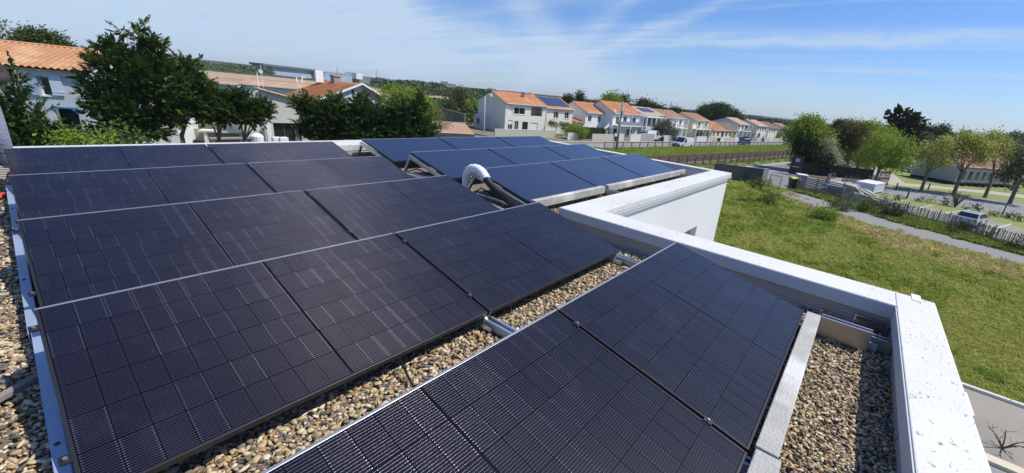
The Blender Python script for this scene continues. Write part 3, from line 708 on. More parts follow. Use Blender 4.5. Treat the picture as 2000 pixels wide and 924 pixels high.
# railway corridor
strip('rail_verge', [st(30,26.6), st(320,26.6)], [st(30,31.2), st(320,31.2)], G-.001, VERGE)
BAL = mat('rusty ballast', (.15,.105,.075), .95, (.24,.19,.15), 3, amt=1., bump=.8, bscale=10, c3=(.115,.075,.05))
strip('track_bed', [st(30,30.9), st(320,30.9)], [st(30,37.6), st(320,37.6)], G+.06, BAL)
strip('rail_meadow', [st(30,37.6), st(320,37.6)], [st(30,46.0), st(320,46.0)], G+.02, mat('tall rail grass', (.20,.25,.04), .95, (.30,.34,.07), 1.2, amt=1., bump=.8, bscale=5))
rail_o = []
RUST = mat('rusty steel', (.13,.07,.045), .6, (.22,.13,.09), 6, metal=.3)
for t_, nm in ((32.4,'nearest steel rail'), (33.85,'second steel rail'), (35.2,'third steel rail'), (36.65,'farthest steel rail')):
    a, b = st(30, t_, G+.14), st(320, t_, G+.14)
    tag(MB().bar(a, b, .07, .16).build('track_rail', RUST), nm+' of the double railway track', 'rail', 'railway rails', None)
sl_me = MB().box(-1.25, 1.25, -.12, .12, 0, .1).mesh('sleeper', mat('sleeper', (.16,.12,.095), .9, (.11,.08,.06), 4))
def sleepers():
    V = []; F = []; n = 0
    for t_ in (33.1, 35.9):
        for i in range(330):
            s = 45+i*.62
            for p in (st(s-.12, t_-1.25, G+.05), st(s+.12, t_-1.25, G+.05), st(s+.12, t_+1.25, G+.05), st(s-.12, t_+1.25, G+.05), st(s-.12, t_-1.25, G+.1), st(s+.12, t_-1.25, G+.1), st(s+.12, t_+1.25, G+.1), st(s-.12, t_+1.25, G+.1)): V.append(tuple(p))
            b = n*8; F += [(b,b+3,b+2,b+1),(b+4,b+5,b+6,b+7),(b,b+1,b+5,b+4),(b+1,b+2,b+6,b+5),(b+2,b+3,b+7,b+6),(b+3,b,b+4,b+7)]; n += 1
    o = link('sleepers', fast('sleepers', V, F, mat('sleeper', (.16,.12,.095)))); tag(o, 'brown railway sleepers laid across the track bed', 'sleepers', kind='stuff')
sleepers()
strip('street', [st(30,46.0), st(320,46.0)], [st(30,52.6), st(320,52.6)], G+.03, mat('street asphalt', (.23,.225,.215), .95, (.30,.29,.275), 2, amt=.9, c3=(.26,.24,.21)))
strip('pavement', [st(30,52.6), st(320,52.6)], [st(30,54.4), st(320,54.4)], G+.14, mat('pavement', (.36,.34,.30), .95, (.28,.26,.23), 2))
strip('gardens', [st(30,54.4), st(320,54.4)], [st(30,90), st(320,90)], G-.002, mat('garden ground', (.24,.22,.17), .95, (.10,.12,.04), .25, amt=.8))
# paved drive beside our building with white and cream kerb lines
DRV = mat('light concrete drive', (.27,.25,.205), .95, (.22,.205,.17), 1.2, amt=1.2, bump=.15, bscale=40, c3=(.30,.275,.225))
sheet('driveway', [(13.55, BY0), (17.2, BY0), (17.2, -30), (13.55, -30)], G+.004, DRV)
sheet('driveway', [(4.3, BY0), (13.2, BY0), (13.2, -30), (4.3, -30)], G+.002, mat('grey drive', (.24,.245,.24), .95, (.30,.30,.29), 1.5, bump=.15))
def kerbline(x0, x1, c, nm, lab):
    o = MB().box(x0, x1, -30, BY0, G-.05, G+.10).build(nm, c); tag(o, None, None, None, 'structure')
kerbline(17.2, 17.32, mat('kerb white', (.62,.61,.58), .8), 'kerb', '')
kerbline(13.22, 13.53, mat('kerb cream', (.62,.55,.38), .8, (.55,.50,.38), 6), 'kerb', '')
strip('rust_edge', [(17.32,BY0),(17.32,-30)], [(17.55,BY0),(17.55,-30)], G+.0, mat('brown edge', (.22,.14,.07), .95, (.14,.12,.05), 6))
# field behind the houses and the farther countryside
FIELD = mat('ploughed field', (.43,.33,.20), .95, (.36,.27,.16), .25, amt=1., bump=.4, c3=(.36,.27,.16), stretch=(1,.25,1))
def az_d(a, d, z=G): return Vector((math.sin(R(a))*d, math.cos(R(a))*d, z))
strip('ploughed_field', [az_d(5,120)[:2], az_d(14,130)[:2], az_d(24,140)[:2], az_d(33,150)[:2], az_d(40.5,195)[:2]], [az_d(5,520)[:2], az_d(14,545)[:2], az_d(24,470)[:2], az_d(33,400)[:2], az_d(40.5,330)[:2]], G+.01, FIELD)
strip('field_track', [az_d(12,115)[:2], az_d(30,130)[:2], az_d(42,150)[:2]], [az_d(12,121)[:2], az_d(30,136)[:2], az_d(42,156)[:2]], G+.02, SAND)

# tufts: grass blades instanced on points
def mkgrass(cols, n=26, h=(.10,.24), sp=.10, flower=None):
    lm = leafmat('blades '+str(cols[0]), cols, trans=.25)
    def f(i):
        V = []; F = []
        for k in range(n):
            a = rng.uniform(0, 6.28); r = sp*math.sqrt(rng.uniform()); x, y = r*math.cos(a), r*math.sin(a); hh = rng.uniform(*h); la = rng.uniform(0, 6.28); ln = rng.uniform(.5,1.7)*hh; wdt = rng.uniform(.006,.014)
            dx, dy = math.cos(la), math.sin(la); b = len(V)
            V += [(x-dy*wdt, y+dx*wdt, 0), (x+dy*wdt, y-dx*wdt, 0), (x+dx*ln*.4+dy*wdt*.7, y+dy*ln*.4-dx*wdt*.7, hh*.65), (x+dx*ln, y+dy*ln, hh)]
            F.append((b, b+1, b+2, b+3))
        return np.array(V), np.array(F), lm
    return f
def inpoly(P, poly):
    x, y = P[:, 0], P[:, 1]; ins = np.zeros(len(P), bool); n = len(poly)
    for i in range(n):
        x1, y1 = poly[i][0], poly[i][1]; x2, y2 = poly[(i+1) % n][0], poly[(i+1) % n][1]
        c = ((y1 > y) != (y2 > y)) & (x < (x2-x1)*(y-y1)/(y2-y1+1e-12)+x1); ins ^= c
    return ins
def pnoise(P, s, seed=0):
    """cheap smooth value noise"""
    r = np.random.default_rng(seed); T = r.random((64, 64)); q = P/s; i = np.floor(q).astype(int); f = q-i; f = f*f*(3-2*f)
    g = lambda a, b: T[(i[:, 0]+a) % 64, (i[:, 1]+b) % 64]
    return (g(0,0)*(1-f[:,0])+g(1,0)*f[:,0])*(1-f[:,1])+(g(0,1)*(1-f[:,0])+g(1,1)*f[:,0])*f[:,1]
def tufts(name, label, poly, n, maker, sc_, z=G, mask=None, np_=5, cat='grass', near=True):
    poly = [(p[0], p[1]) for p in poly]; A = np.array(poly); lo, hi = A.min(0), A.max(0)
    P = rng.uniform(lo, hi, (n*3, 2)); P = P[inpoly(P, poly)]
    if near:                                                      # thin out with distance
        d = np.hypot(P[:,0], P[:,1]); P = P[rng.random(len(P)) < np.clip(28/d, .12, 1)**.9]
    if mask is not None: P = P[mask(P)]
    P = P[:n]; k = len(P); d = np.hypot(P[:,0], P[:,1]); s = rng.uniform(sc_[0], sc_[1], k)*np.clip(d/26, .9, 2.2)
    ps = protos(name+'_shape', np_, maker)
    o = scatter_gn(name, np.column_stack([P, np.full(k, z-.01)]), np.column_stack([rng.normal(0,.12,k), rng.normal(0,.12,k), rng.uniform(0,6.3,k)]), np.column_stack([s, s, s*rng.uniform(.7,1.25,k)]), ps)
    tag(o, label, cat, kind='stuff'); return o
GC = [(.26,.30,.05), (.37,.41,.075), (.46,.48,.12), (.30,.33,.06), (.54,.50,.23)]
dirtpoly = ds+path_s[:8][::-1]
notdirt = lambda P: ~(inpoly(P, dirtpoly) & (rng.random(len(P)) < .93)) & ~inpoly(P, path_s+path_n[::-1])
vis = [(13, -24), (34, -24), (41, -12), (46.5, -1.7), (51, 4.5), (53, 7), (58, 19.5), (36, 24), (20, 10.5), (14, 4), (10, 0), (10, -.7), (17.4, -.7), (17.4, -24)]
tufts('lawn_grass', 'rough green meadow grass between the building and the path', vis, 62000, mkgrass(GC, 26, (.04,.13), .13), (.8, 1.3), mask=lambda P: notdirt(P) & (pnoise(P, 3.1, 3)+.6*pnoise(P, .9, 5) > -1))
tufts('dry_grass', 'dry yellowish grass patches in the meadow', vis, 16000, mkgrass([(.46,.36,.16),(.34,.29,.11),(.56,.46,.25)], 14, (.03,.10)), (.8,1.4), mask=lambda P: (pnoise(P, 4.3, 9)+.5*pnoise(P, 1.3, 14) < .66) | inpoly(P, dirtpoly))
tufts('meadow_weeds', 'darker leafy weeds growing in clumps in the meadow', vis, 2600, mkgrass([(.17,.24,.035),(.23,.31,.05),(.29,.37,.07)], 44, (.08,.24), .2), (.8,1.4), mask=lambda P: notdirt(P) & (pnoise(P, 2.0, 21) > .60))
yf = [gp(1462,400), gp(1500,392), gp(1532,420), gp(1545,445), gp(1500,455), gp(1470,425)]
tufts('yellow_flowers', 'yellow wildflowers scattered near the middle of the meadow', yf, 420, mkgrass([(.55,.52,.04),(.20,.24,.04),(.24,.28,.05),(.30,.33,.06)], 26, (.10,.26), .14), (.6,1.0), mask=lambda P: pnoise(P, 1.1, 31) > .55, cat='flowers')
vb = path_n[:7]+[(43,-24)]+[P_(2000,486), P_(1933,469), P_(1846,441), P_(1766,420), P_(1668,396), P_(1600,378), P_(1560,368)]
tufts('verge_grass', 'bright green weeds along the foot of the paling fence', vb, 9000, mkgrass([(.13,.19,.03),(.19,.25,.04),(.26,.31,.07)], 30, (.06,.16), .16), (.7,1.3), mask=lambda P: pnoise(P, 1.1, 12) > .25)
tufts('railside_grass', 'tall bright green grass on the bank between street and railway', [st(48,37.4), st(150,37.4), st(260,37.4), st(260,45.6), st(48,45.6)], 15000, mkgrass([(.22,.29,.035),(.30,.37,.06),(.36,.41,.09),(.18,.24,.035)], 24, (.08,.24), .3), (.6,.95), z=G+.02, near=False)
tufts('railside_weeds', 'rough weeds between the road and the railway fence', [st(48,26.8), st(260,26.8), st(260,31), st(48,31)], 5000, mkgrass([(.11,.15,.025),(.18,.21,.05),(.24,.23,.08)], 20, (.06,.18), .3), (.5,.9), z=G, near=False)

# ================================================================== PLANTS
BARK = mat('grey brown bark', (.13,.10,.075), .95, (.24,.20,.16), 5, amt=1., bump=.9, bscale=12, stretch=(1,1,.25))
def leaves(C_, D_, Ln, Wd, flat=None):
    """diamond leaves: base C, direction D"""
    n = len(C_); D_ = D_/np.maximum(np.linalg.norm(D_, axis=1, keepdims=True), 1e-6)
    X = rng.normal(size=(n,3)) if flat is None else np.tile(np.array([0,0,1.]), (n,1))+rng.normal(size=(n,3))*flat
    S = np.cross(D_, X); S /= np.maximum(np.linalg.norm(S, axis=1, keepdims=True), 1e-6)
    Ln = np.asarray(Ln).reshape(-1,1); Wd = np.asarray(Wd).reshape(-1,1)
    V = np.stack([C_, C_+D_*Ln*.55+S*Wd*.5, C_+D_*Ln, C_+D_*Ln*.45-S*Wd*.5], 1).reshape(-1,3)
    F = np.arange(4*n).reshape(-1,4); return V, F
def unit(n):
    d = rng.normal(size=(n,3)); return d/np.linalg.norm(d, axis=1, keepdims=True)
def lobes_clumps(lobes, dens, hollow=.55, zmin=None):
    """clump centres on and in ellipsoid lobes, with the outward direction"""
    Cs, Ds = [], []
    for (x, y, z, rx, ry, rz) in lobes:
        n = max(4, int(dens*(rx*ry+ry*rz+rx*rz)/3*4)); u = unit(n); r = rng.uniform(hollow**2, 1, n)**.5
        r = r*np.where(rng.random(n) < .10, rng.uniform(1.05, 1.28, n), 1.)*(1+.26*np.sin(u[:,0]*5+x*3)*np.sin(u[:,1]*4+y*2)*np.cos(u[:,2]*4+z))
        Cs.append(np.array([x,y,z])+u*r[:,None]*np.array([rx,ry,rz])); Ds.append(u)
    C_, D_ = np.concatenate(Cs), np.concatenate(Ds)
    if zmin is not None: k = C_[:,2] > zmin; C_, D_ = C_[k], D_[k]
    return C_, D_
def crown_conifer(lobes, m_, dens=9, nl=36, L_=.24, W_=.08, up_=.35, zmin=.3):
    dens *= 3.6; lobes = [(x, y, z, max(a-.22, a*.7), max(b-.22, b*.7), max(c-.28, c*.65)) for x, y, z, a, b, c in lobes]
    C_, D_ = lobes_clumps(lobes, dens, .5, zmin); n = len(C_)
    D0 = D_*np.array([1,1,.55])+np.array([0,0,up_])+rng.normal(size=D_.shape)*.25; D0 /= np.linalg.norm(D0, axis=1, keepdims=True)
    # each clump is a flat spray: leaflets branching off a short axis
    t = rng.random((n, nl)); S = np.cross(D0, unit(n)*.5+np.array([0,0,1.])); S /= np.linalg.norm(S, axis=1, keepdims=True)
    sgn = np.where(rng.random((n,nl)) < .5, -1., 1.); ax = rng.uniform(.35, .8, (n,1))
    C2 = C_[:,None,:]+D0[:,None,:]*(t*ax)[:,:,None]+rng.normal(size=(n,nl,3))*.035
    D2 = D0[:,None,:]*1.0+S[:,None,:]*(sgn*rng.uniform(.3,1.1,(n,nl))*(1.1-t))[:,:,None]+rng.normal(size=(n,nl,3))*.16
    k = n*nl; V, F = leaves(C2.reshape(-1,3), D2.reshape(-1,3), rng.uniform(.6,1.2,k)*L_, rng.uniform(.7,1.3,k)*W_, .35)
    # shaggy older growth nearer the limbs closes the crown
    Ls2 = [(x, y, z, a*.80, b*.80, c*.80) for x, y, z, a, b, c in lobes]; Ci, Di = lobes_clumps(Ls2, dens*3.2, .35, zmin); q = len(Ci)
    Vi, Fi = leaves(Ci, Di+rng.normal(size=Di.shape)*.8, rng.uniform(1.1,2.0,q)*L_*1.25, rng.uniform(1.2,2.4,q)*W_*1.6)
    return np.concatenate([V, Vi]), np.concatenate([F, Fi+len(V)]), m_
def crown_leafy(lobes, m_, dens=8, nl=22, r=.33, L_=.2, W_=.13, hollow=.35, zmin=None):
    C_, D_ = lobes_clumps(lobes, dens, hollow, zmin); n = len(C_)
    C2 = C_[:,None,:]+rng.normal(size=(n,nl,3))*r*rng.uniform(.6,1.3,(n,1,1)); D2 = rng.normal(size=(n,nl,3))+D_[:,None,:]*.8+np.array([0,0,.15])
    k = n*nl; V, F = leaves(C2.reshape(-1,3), D2.reshape(-1,3), rng.uniform(.6,1.3,k)*L_, rng.uniform(.6,1.3,k)*W_)
    return V, F, m_
def tree(name, label, cat, loc, crown, trunk=None, group=None, bark=BARK):
    e = empty(name, loc, 0, label, cat, group)
    if crown is not None: link('crown', fast('crown', *crown), e)
    if trunk is not None: trunk.build('trunk', bark, e, smooth=True)
    return e
def trunk_limbs(h, r, lobes, lean=(0,0), fork=.5, n=8, knob=False):
    mb = MB(); top = Vector((lean[0], lean[1], h*fork)); mid = Vector((lean[0]*.4, lean[1]*.4, h*fork*.5))
    mb.tube([(0,0,-.1), (0,0,.15), mid, top], [r*1.45, r*1.1, r*.9, r*(1.15 if knob else .8)], n)
    for l in lobes:
        c = Vector(l[:3]); j = Vector((random.uniform(-.2,.2), random.uniform(-.2,.2), random.uniform(-.1,.3)))
        s0 = top-Vector((0,0,random.uniform(0,.15)*h*fork)); md = s0.lerp(c, .5)+j*.8
        mb.tube([s0, md, c+j], [r*.5, r*.3, r*.10], 5)
        for k in range(3):
            q = c+Vector((random.uniform(-1,1)*l[3], random.uniform(-1,1)*l[4], random.uniform(-.2,.9)*l[5]))*.8
            mb.tube([md.lerp(c, random.uniform(.1,.9)), q], [r*.16, r*.05], 4)
    return mb
CYP = leafmat('cypress green', [(.024,.050,.015),(.040,.078,.020),(.063,.115,.026),(.095,.155,.034),(.14,.21,.045)], trans=.16)
CYP2 = leafmat('cypress light green', [(.025,.055,.012),(.05,.10,.018),(.09,.16,.028)], trans=.14)
PINE = leafmat('pine green', [(.035,.055,.015),(.06,.09,.02),(.10,.135,.03)], trans=.08)
PLANE = leafmat('new plane leaves', [(.20,.23,.045),(.28,.31,.065),(.36,.38,.10),(.30,.28,.11)], trans=.4)
LIME = leafmat('spring green', [(.14,.21,.025),(.21,.29,.035),(.28,.36,.06)], trans=.33)
OLIVE = leafmat('grey green leaves', [(.08,.10,.05),(.13,.15,.075),(.19,.21,.12)], trans=.15)
MID = leafmat('mid green leaves', [(.05,.08,.02),(.085,.125,.03),(.13,.175,.045)], trans=.22)
BRWN = leafmat('brownish spring leaves', [(.09,.075,.03),(.13,.12,.04),(.17,.16,.05),(.08,.10,.03)], trans=.2)
BLOS = leafmat('white blossom', [(.12,.16,.04),(.42,.42,.26),(.62,.60,.42),(.20,.25,.07)], trans=.2)
DKG = leafmat('dark broad leaves', [(.022,.036,.016),(.038,.06,.022),(.065,.095,.032)], trans=.12)

def lobe_px(x, y, rx, ry, d, base, dep=None):
    """lobe seen around pixel (x,y) with pixel radii, at ground distance d, relative to the tree base"""
    c = atd(x, y, d)-base; h = (atd(x+rx, y, d)-atd(x-rx, y, d)); wx = math.hypot(h.x, h.y)/2; wz = (atd(x, y-ry, d)-atd(x, y+ry, d)).z/2
    return (c.x, c.y, c.z, wx*1.05, (dep/rx if dep else 1)*wx*1.05, wz*1.08)
def pxtree(name, label, cat, bx, d, lobes, kind, trunkr=.18, fork=.35, group=None, dens=9, lean=(0,0), knob=False, by=None, **k):
    b = atd(bx, 300, d); b.z = G
    Ls = [lobe_px(*l, d, b) for l in lobes]; h = max(l[2]+l[5] for l in Ls)
    cr = kind[0](Ls, kind[1], dens, **k)
    return tree(name, label, cat, b, cr, trunk_limbs(h, trunkr, Ls, lean, fork, knob=knob), group)
CO = (crown_conifer, CYP); gcy = 'dark cypresses in a row beyond the roof'
pxtree('cypress', 'nearest dark cypress at the left edge, rising beside the orange roof', 'tree', 55, 30, [(34,165,18,40),(25,215,36,42),(66,228,24,30),(98,255,28,26),(55,268,64,32),(12,250,38,38),(30,140,8,16),(120,262,18,20)], CO, .2, .3, gcy, dens=16, L_=.17, W_=.06, nl=36)
pxtree('cypress', 'tallest and widest dark cypress with pointed tips, hiding the white house corner', 'tree', 262, 42, [(270,150,55,50),(212,130,40,38),(305,110,24,40),(275,75,20,26),(225,95,22,26),(200,190,38,40),(250,215,55,40),(325,175,45,50),(165,175,16,14),(240,64,10,10),(318,80,7,16),(190,88,16,8),(282,50,5,10),(180,215,24,16),(215,245,30,24),(250,255,30,22),(225,270,34,16),(300,258,36,18),(185,262,24,18),(335,235,26,18),(290,235,34,24),(160,150,14,12),(330,205,30,26)], CO, .25, .3, gcy, dens=9)
pxtree('cypress', 'second dark cypress from the tall one, with a lighter green tip', 'tree', 362, 43, [(360,160,38,42),(380,200,48,34),(345,215,35,28),(372,130,22,20),(395,165,24,24)], CO, .17, .28, gcy, dens=9)
pxtree('cypress', 'third dark cypress with a forked pale trunk over the terrace', 'tree', 432, 44, [(425,205,32,30),(440,225,34,20),(400,225,22,20),(420,180,14,14)], CO, .17, .26, gcy, dens=10)
pxtree('cypress', 'fourth dark cypress with its crown ending in front of the beige wall', 'tree', 480, 44, [(478,200,24,24),(500,218,32,24),(480,228,40,18),(462,185,10,20),(515,210,18,16)], CO, .17, .26, gcy, dens=10)
pxtree('cypress', 'bushy dark cypress between the beige wall and the white gable', 'tree', 625, 44, [(595,208,26,18),(625,225,40,24),(655,222,34,30),(615,255,38,20),(660,200,10,18),(600,195,14,10),(645,262,34,18)], CO, .17, .2, gcy, dens=10)
pxtree('cypress', 'dark cypress in front of the right half of the white gable', 'tree', 712, 43, [(705,215,28,26),(735,235,34,30),(690,245,34,28),(715,262,45,20),(707,198,8,14)], CO, .17, .2, gcy, dens=10)
pxtree('cypress', 'last dark cypress of the row, left of the small tiled roof', 'tree', 800, 43, [(790,225,34,26),(815,215,20,26),(830,250,26,20),(790,258,44,20),(770,235,22,24),(820,200,8,12)], CO, .17, .2, gcy, dens=10)
pxtree('lime_tree', 'bright green leafy tree standing behind the last cypresses', 'tree', 785, 60, [(760,190,20,22),(790,185,26,18),(815,200,26,24),(765,215,24,20),(840,225,20,26)], (crown_leafy, LIME), .15, .4, dens=7, L_=.26, W_=.18)
pxtree('young_tree', 'small yellowish palm-like bush beside the last cypress', 'tree', 858, 52, [(852,218,12,12),(862,240,14,18)], (crown_leafy, BRWN), .08, .4, dens=7)
pxtree('umbrella_pine', 'broad umbrella pine behind the orange roof at the left', 'tree', 88, 95, [(80,84,46,15),(60,84,32,14),(112,92,30,11),(82,76,34,11)], (crown_leafy, PINE), .4, .55, dens=11, nl=34, L_=.32, W_=.18, r=.45)
pxtree('leafy_tree', 'pale green tree cut by the left edge of the picture', 'tree', 2, 70, [(2,60,14,22),(5,78,14,12)], (crown_leafy, OLIVE), .2, .5, dens=6, L_=.3)
def shrub(name, label, x, y, d, lobes, m_, group=None, dens=10, z=G, cat='shrub', **k):
    b = gp(x, y, z) if d is None else atd(x, y, d); b.z = z; dd = math.hypot(b.x, b.y)
    Ls = [lobe_px(*l, dd, b) for l in lobes]
    cr = crown_leafy(Ls, m_, dens, zmin=.0, **k); e = empty(name, b, 0, label, cat, group); link('foliage', fast('foliage', *cr), e)
    mb = MB()
    for l in Ls: mb.tube([(0,0,-.05), Vector(l[:3])], [.03,.012], 4)
    mb.build('stem', BARK, e); return e
shrub('shrub', 'light green shrub below the left cypresses with straw coloured stalks', 160, 272, 28, [(150,272,38,16),(195,276,34,14),(120,275,20,12)], LIME, dens=14, L_=.14, W_=.09, r=.2)
shrub('shrub', 'dark shrub at the foot of the tall cypress', 235, 275, 34, [(230,270,30,18),(270,276,22,12)], MID, dens=12)

# ================================================================== HOUSES
def tilemat(name, a, b, c3=None):
    return mat(name, a, .85, b, 2.2, amt=1.2, bump=.3, bscale=14, c3=c3)
T_OR = tilemat('orange roof tiles', (.56,.25,.12), (.46,.18,.085), (.60,.33,.18))
T_O2 = tilemat('bright orange roof tiles', (.66,.27,.11), (.58,.22,.085), (.70,.36,.18))
T_LT = tilemat('sandy roof tiles', (.56,.30,.15), (.46,.22,.10), (.62,.38,.21))
T_PK = tilemat('pinkish roof tiles', (.55,.37,.26), (.46,.29,.20), (.60,.44,.33))
T_BR = tilemat('brown roof tiles', (.40,.22,.15), (.32,.16,.11), (.44,.27,.19))
T_GR = tilemat('grey brown roof tiles', (.26,.19,.14), (.20,.15,.11))
GLASS = mat('window glass', (.02,.025,.03), .08, spec=.8)
FRW = mat('white window frame', (.75,.75,.74), .5)
SHUT = mat('white shutter', (.74,.75,.76), .6)
def wallm(n, c): return mat(n, c, .92, tuple(q*.9 for q in c), .5, bump=.2, bscale=30)
W_CR, W_WH, W_GR, W_BE, W_YE = wallm('cream render', (.78,.75,.62)), wallm('house white render', (.84,.84,.83)), wallm('grey render', (.62,.61,.58)), wallm('beige render', (.76,.73,.66)), wallm('yellowish render', (.76,.68,.47))
def roof_slope(p00, p10, p01, p11, m_, name, parent, per=.32, amp=.045, courses=.42, thick=.09):
    """tiled slope: p00-p10 eave, p01-p11 ridge; round tile columns and stepped courses"""
    p00, p10, p01, p11 = map(Vector, (p00, p10, p01, p11)); W_ = max((p10-p00).length, (p11-p01).length); H_ = (p01-p00).length
    nu = max(4, int(W_/per)*4); nv = max(2, int(H_/courses)); nrm = (p10-p00).cross(p01-p00).normalized()
    if nrm.z < 0: nrm = -nrm
    rows = []
    for j in range(nv):
        rows += [(j/nv, .035), ((j+1)/nv, 0.)]
    V = []; U_ = np.linspace(0, 1, nu+1); prof = amp*np.abs(np.sin(U_*nu/4*math.pi))*1.4-amp*.5
    for v, step in rows:
        a = p00.lerp(p01, v); b = p10.lerp(p11, v)
        for u, pr in zip(U_, prof): V.append(tuple(a.lerp(b, u)+nrm*(pr+step)))
    n1 = nu+1; F = [(j*n1+i, j*n1+i+1, (j+1)*n1+i+1, (j+1)*n1+i) for j in range(len(rows)-1) for i in range(nu)]
    b0 = len(V); d = nrm*-thick
    V += [tuple(q+d) for q in (p00, p10, p11, p01)]; F += [(b0, b0+3, b0+2, b0+1)]
    me = fast(name, V, F, m_); o = link(name, me, parent); return o
def facade(mb, o, u, n, wd, h, holes, th=.2, top=None):
    """wall with real rectangular openings (x0,z0,x1,z1); outward normal n"""
    o, u, n = Vector(o), Vector(u), Vector(n); z = Vector((0,0,1))
    xs = sorted({0, wd}|{a for q in holes for a in (q[0], q[2])}); zs = sorted({0, h}|{a for q in holes for a in (q[1], q[3])})
    P = lambda x, zz, k=0: o+u*x+z*zz-n*k
    for i in range(len(xs)-1):
        for j in range(len(zs)-1):
            cx, cz = (xs[i]+xs[i+1])/2, (zs[j]+zs[j+1])/2
            if any(q[0] < cx < q[2] and q[1] < cz < q[3] for q in holes): continue
            mb.add([P(xs[i],zs[j]), P(xs[i+1],zs[j]), P(xs[i+1],zs[j+1]), P(xs[i],zs[j+1])], [(0,1,2,3)])
    for x0, z0, x1, z1 in [q[:4] for q in holes]:
        mb.add([P(x0,z0), P(x0,z1), P(x1,z1), P(x1,z0), P(x0,z0,th), P(x0,z1,th), P(x1,z1,th), P(x1,z0,th)], [(0,1,5,4),(1,2,6,5),(2,3,7,6),(3,0,4,7)])
def window(e, o, u, n, q, th=.2):
    """fills an opening: kind in q[4]: w window, s shutter, d door, g garage, o loggia, p open shutters"""
    x0, z0, x1, z1 = q[:4]; k = q[4] if len(q) > 4 else 'w'; o, u, n = Vector(o), Vector(u), Vector(n); z = Vector((0,0,1))
    M_ = Matrix((u, -n, z)).transposed().to_4x4(); M_.translation = o
    fr = MB(); t = .07; y0, y1 = th*.55, th*.8
    if k == 'o':
        MB().box(x0, x1, 1.6, 1.65, z0, z1, M_).box(x0-.02, x0, th, 1.6, z0, z1, M_).box(x1, x1+.02, th, 1.6, z0, z1, M_).box(x0, x1, th, 1.65, z1, z1+.02, M_).box(x0, x1, th, 1.65, z0-.02, z0, M_).build('loggia', wallm('loggia render', (.40,.38,.32)), e)
        b = MB().box(x0, x1, .02, .05, z0+.75, z0+.8, M_).box(x0+.2, x0+1.0, 1.5, 1.6, z0+.02, z0+1.3, M_).build('railing', mat('dark rail', (.08,.08,.085), .6), e); return
    if k in 's': MB().box(x0, x1, y0, y0+.04, z0, z1, M_).build('shutter', SHUT, e); return
    if k == 'g':
        g1 = MB().box(x0, x1, y0, y0+.05, z0, z1, M_).build('garage_door', SHUT, e); return
    fr.box(x0, x0+t, y0, y1, z0, z1, M_).box(x1-t, x1, y0, y1, z0, z1, M_).box(x0+t, x1-t, y0, y1, z0, z0+t, M_).box(x0+t, x1-t, y0, y1, z1-t, z1, M_)
    if x1-x0 > .9: xm = (x0+x1)/2; fr.box(xm-.04, xm+.04, y0, y1, z0+t, z1-t, M_)
    f = fr.build('window' if k != 'd' else 'door', FRW if k != 'd' else mat('dark door', (.09,.06,.045), .6), e)
    MB().box(x0+t, x1-t, y0+.02, y0+.04, z0+t, z1-t, M_).build('pane', GLASS, f)
    if k in 'wp' and z0 > .5: MB().box(x0-.08, x1+.08, -.06, y0, z0-.08, z0-.002, M_).build('sill', FRW, f)
    if k == 'h': MB().box(x0+t, x1-t, y0-.02, y0+.015, z0+(z1-z0)*.55, z1-.02, M_).build('shutter', SHUT, f)
    if k == 'p': MB().box(x0-.5, x0-.04, -.05, -.01, z0, z1, M_).box(x1+.04, x1+.5, -.05, -.01, z0, z1, M_).build('shutters', SHUT, f)
def house(label, s0, s1, T, dep, eh, rh, wm, rm, front, left=(), chim=(), extras=None, ov=.35, base=None, rz=-9, name='house', group='houses along the street', ridge=.5, per=.32):
    W_ = s1-s0; b = base if base is not None else st(s0, T)
    e = empty(name, b, R(rz), label, 'house', group)
    mb = MB(); facade(mb, (0,0,0), (1,0,0), (0,-1,0), W_, eh, [q for q in front]); ry = dep*ridge
    facade(mb, (0,dep,0), (0,-1,0), (-1,0,0), dep, eh, [q for q in left])
    mb.add([(0,0,eh),(0,dep,eh),(0,ry,rh)], [(0,2,1)]); mb.add([(W_,0,0),(W_,dep,0),(W_,dep,eh),(W_,ry,rh),(W_,0,eh)], [(0,1,2,3,4)]); mb.add([(0,dep,0),(W_,dep,0),(W_,dep,eh),(0,dep,eh)], [(1,0,3,2)])
    me = bpy.data.meshes.new('wall'); me.from_pydata(mb.v, [], mb.f); me.materials.append(wm); me.update(); link('wall', me, e)
    for q in front: window(e, (0,0,0), (1,0,0), (0,-1,0), q)
    for q in left: window(e, (0,dep,0), (0,-1,0), (-1,0,0), q)
    g = (rh-eh)/ry; g2 = (rh-eh)/(dep-ry)
    rf = roof_slope((-.15,-ov,eh-ov*g+.08), (W_+.15,-ov,eh-ov*g+.08), (-.15,ry,rh+.08), (W_+.15,ry,rh+.08), rm, 'roof', e, per)
    roof_slope((W_+.15,dep+ov,eh-ov*g2+.08), (-.15,dep+ov,eh-ov*g2+.08), (W_+.15,ry,rh+.08), (-.15,ry,rh+.08), rm, 'roof', e, per)
    MB().tube([(-.15,ry,rh+.13),(W_+.15,ry,rh+.13)], .09, 6).build('ridge_tiles', rm, e)
    MB().tube([(0,-ov-.06,eh-ov*g+.02),(W_,-ov-.06,eh-ov*g+.02)], .06, 6).build('gutter', FRW, e)
    MB().tube([(W_-.1,-.06,eh-.2),(W_-.1,-.06,0)], .04, 6).build('downpipe', FRW, e)
    for cx, cy, cw, chh in chim:
        c1 = MB().box(cx-cw/2, cx+cw/2, cy-.3, cy+.3, eh, rh+chh).build('chimney', wallm('chimney render', (.38,.27,.21)), e)
        MB().box(cx-cw/2-.06, cx+cw/2+.06, cy-.36, cy+.36, rh+chh+.002, rh+chh+.09).build('cap', mat('chimney cap', (.30,.28,.26), .9), c1)
    if extras: extras(e, W_)
    return e
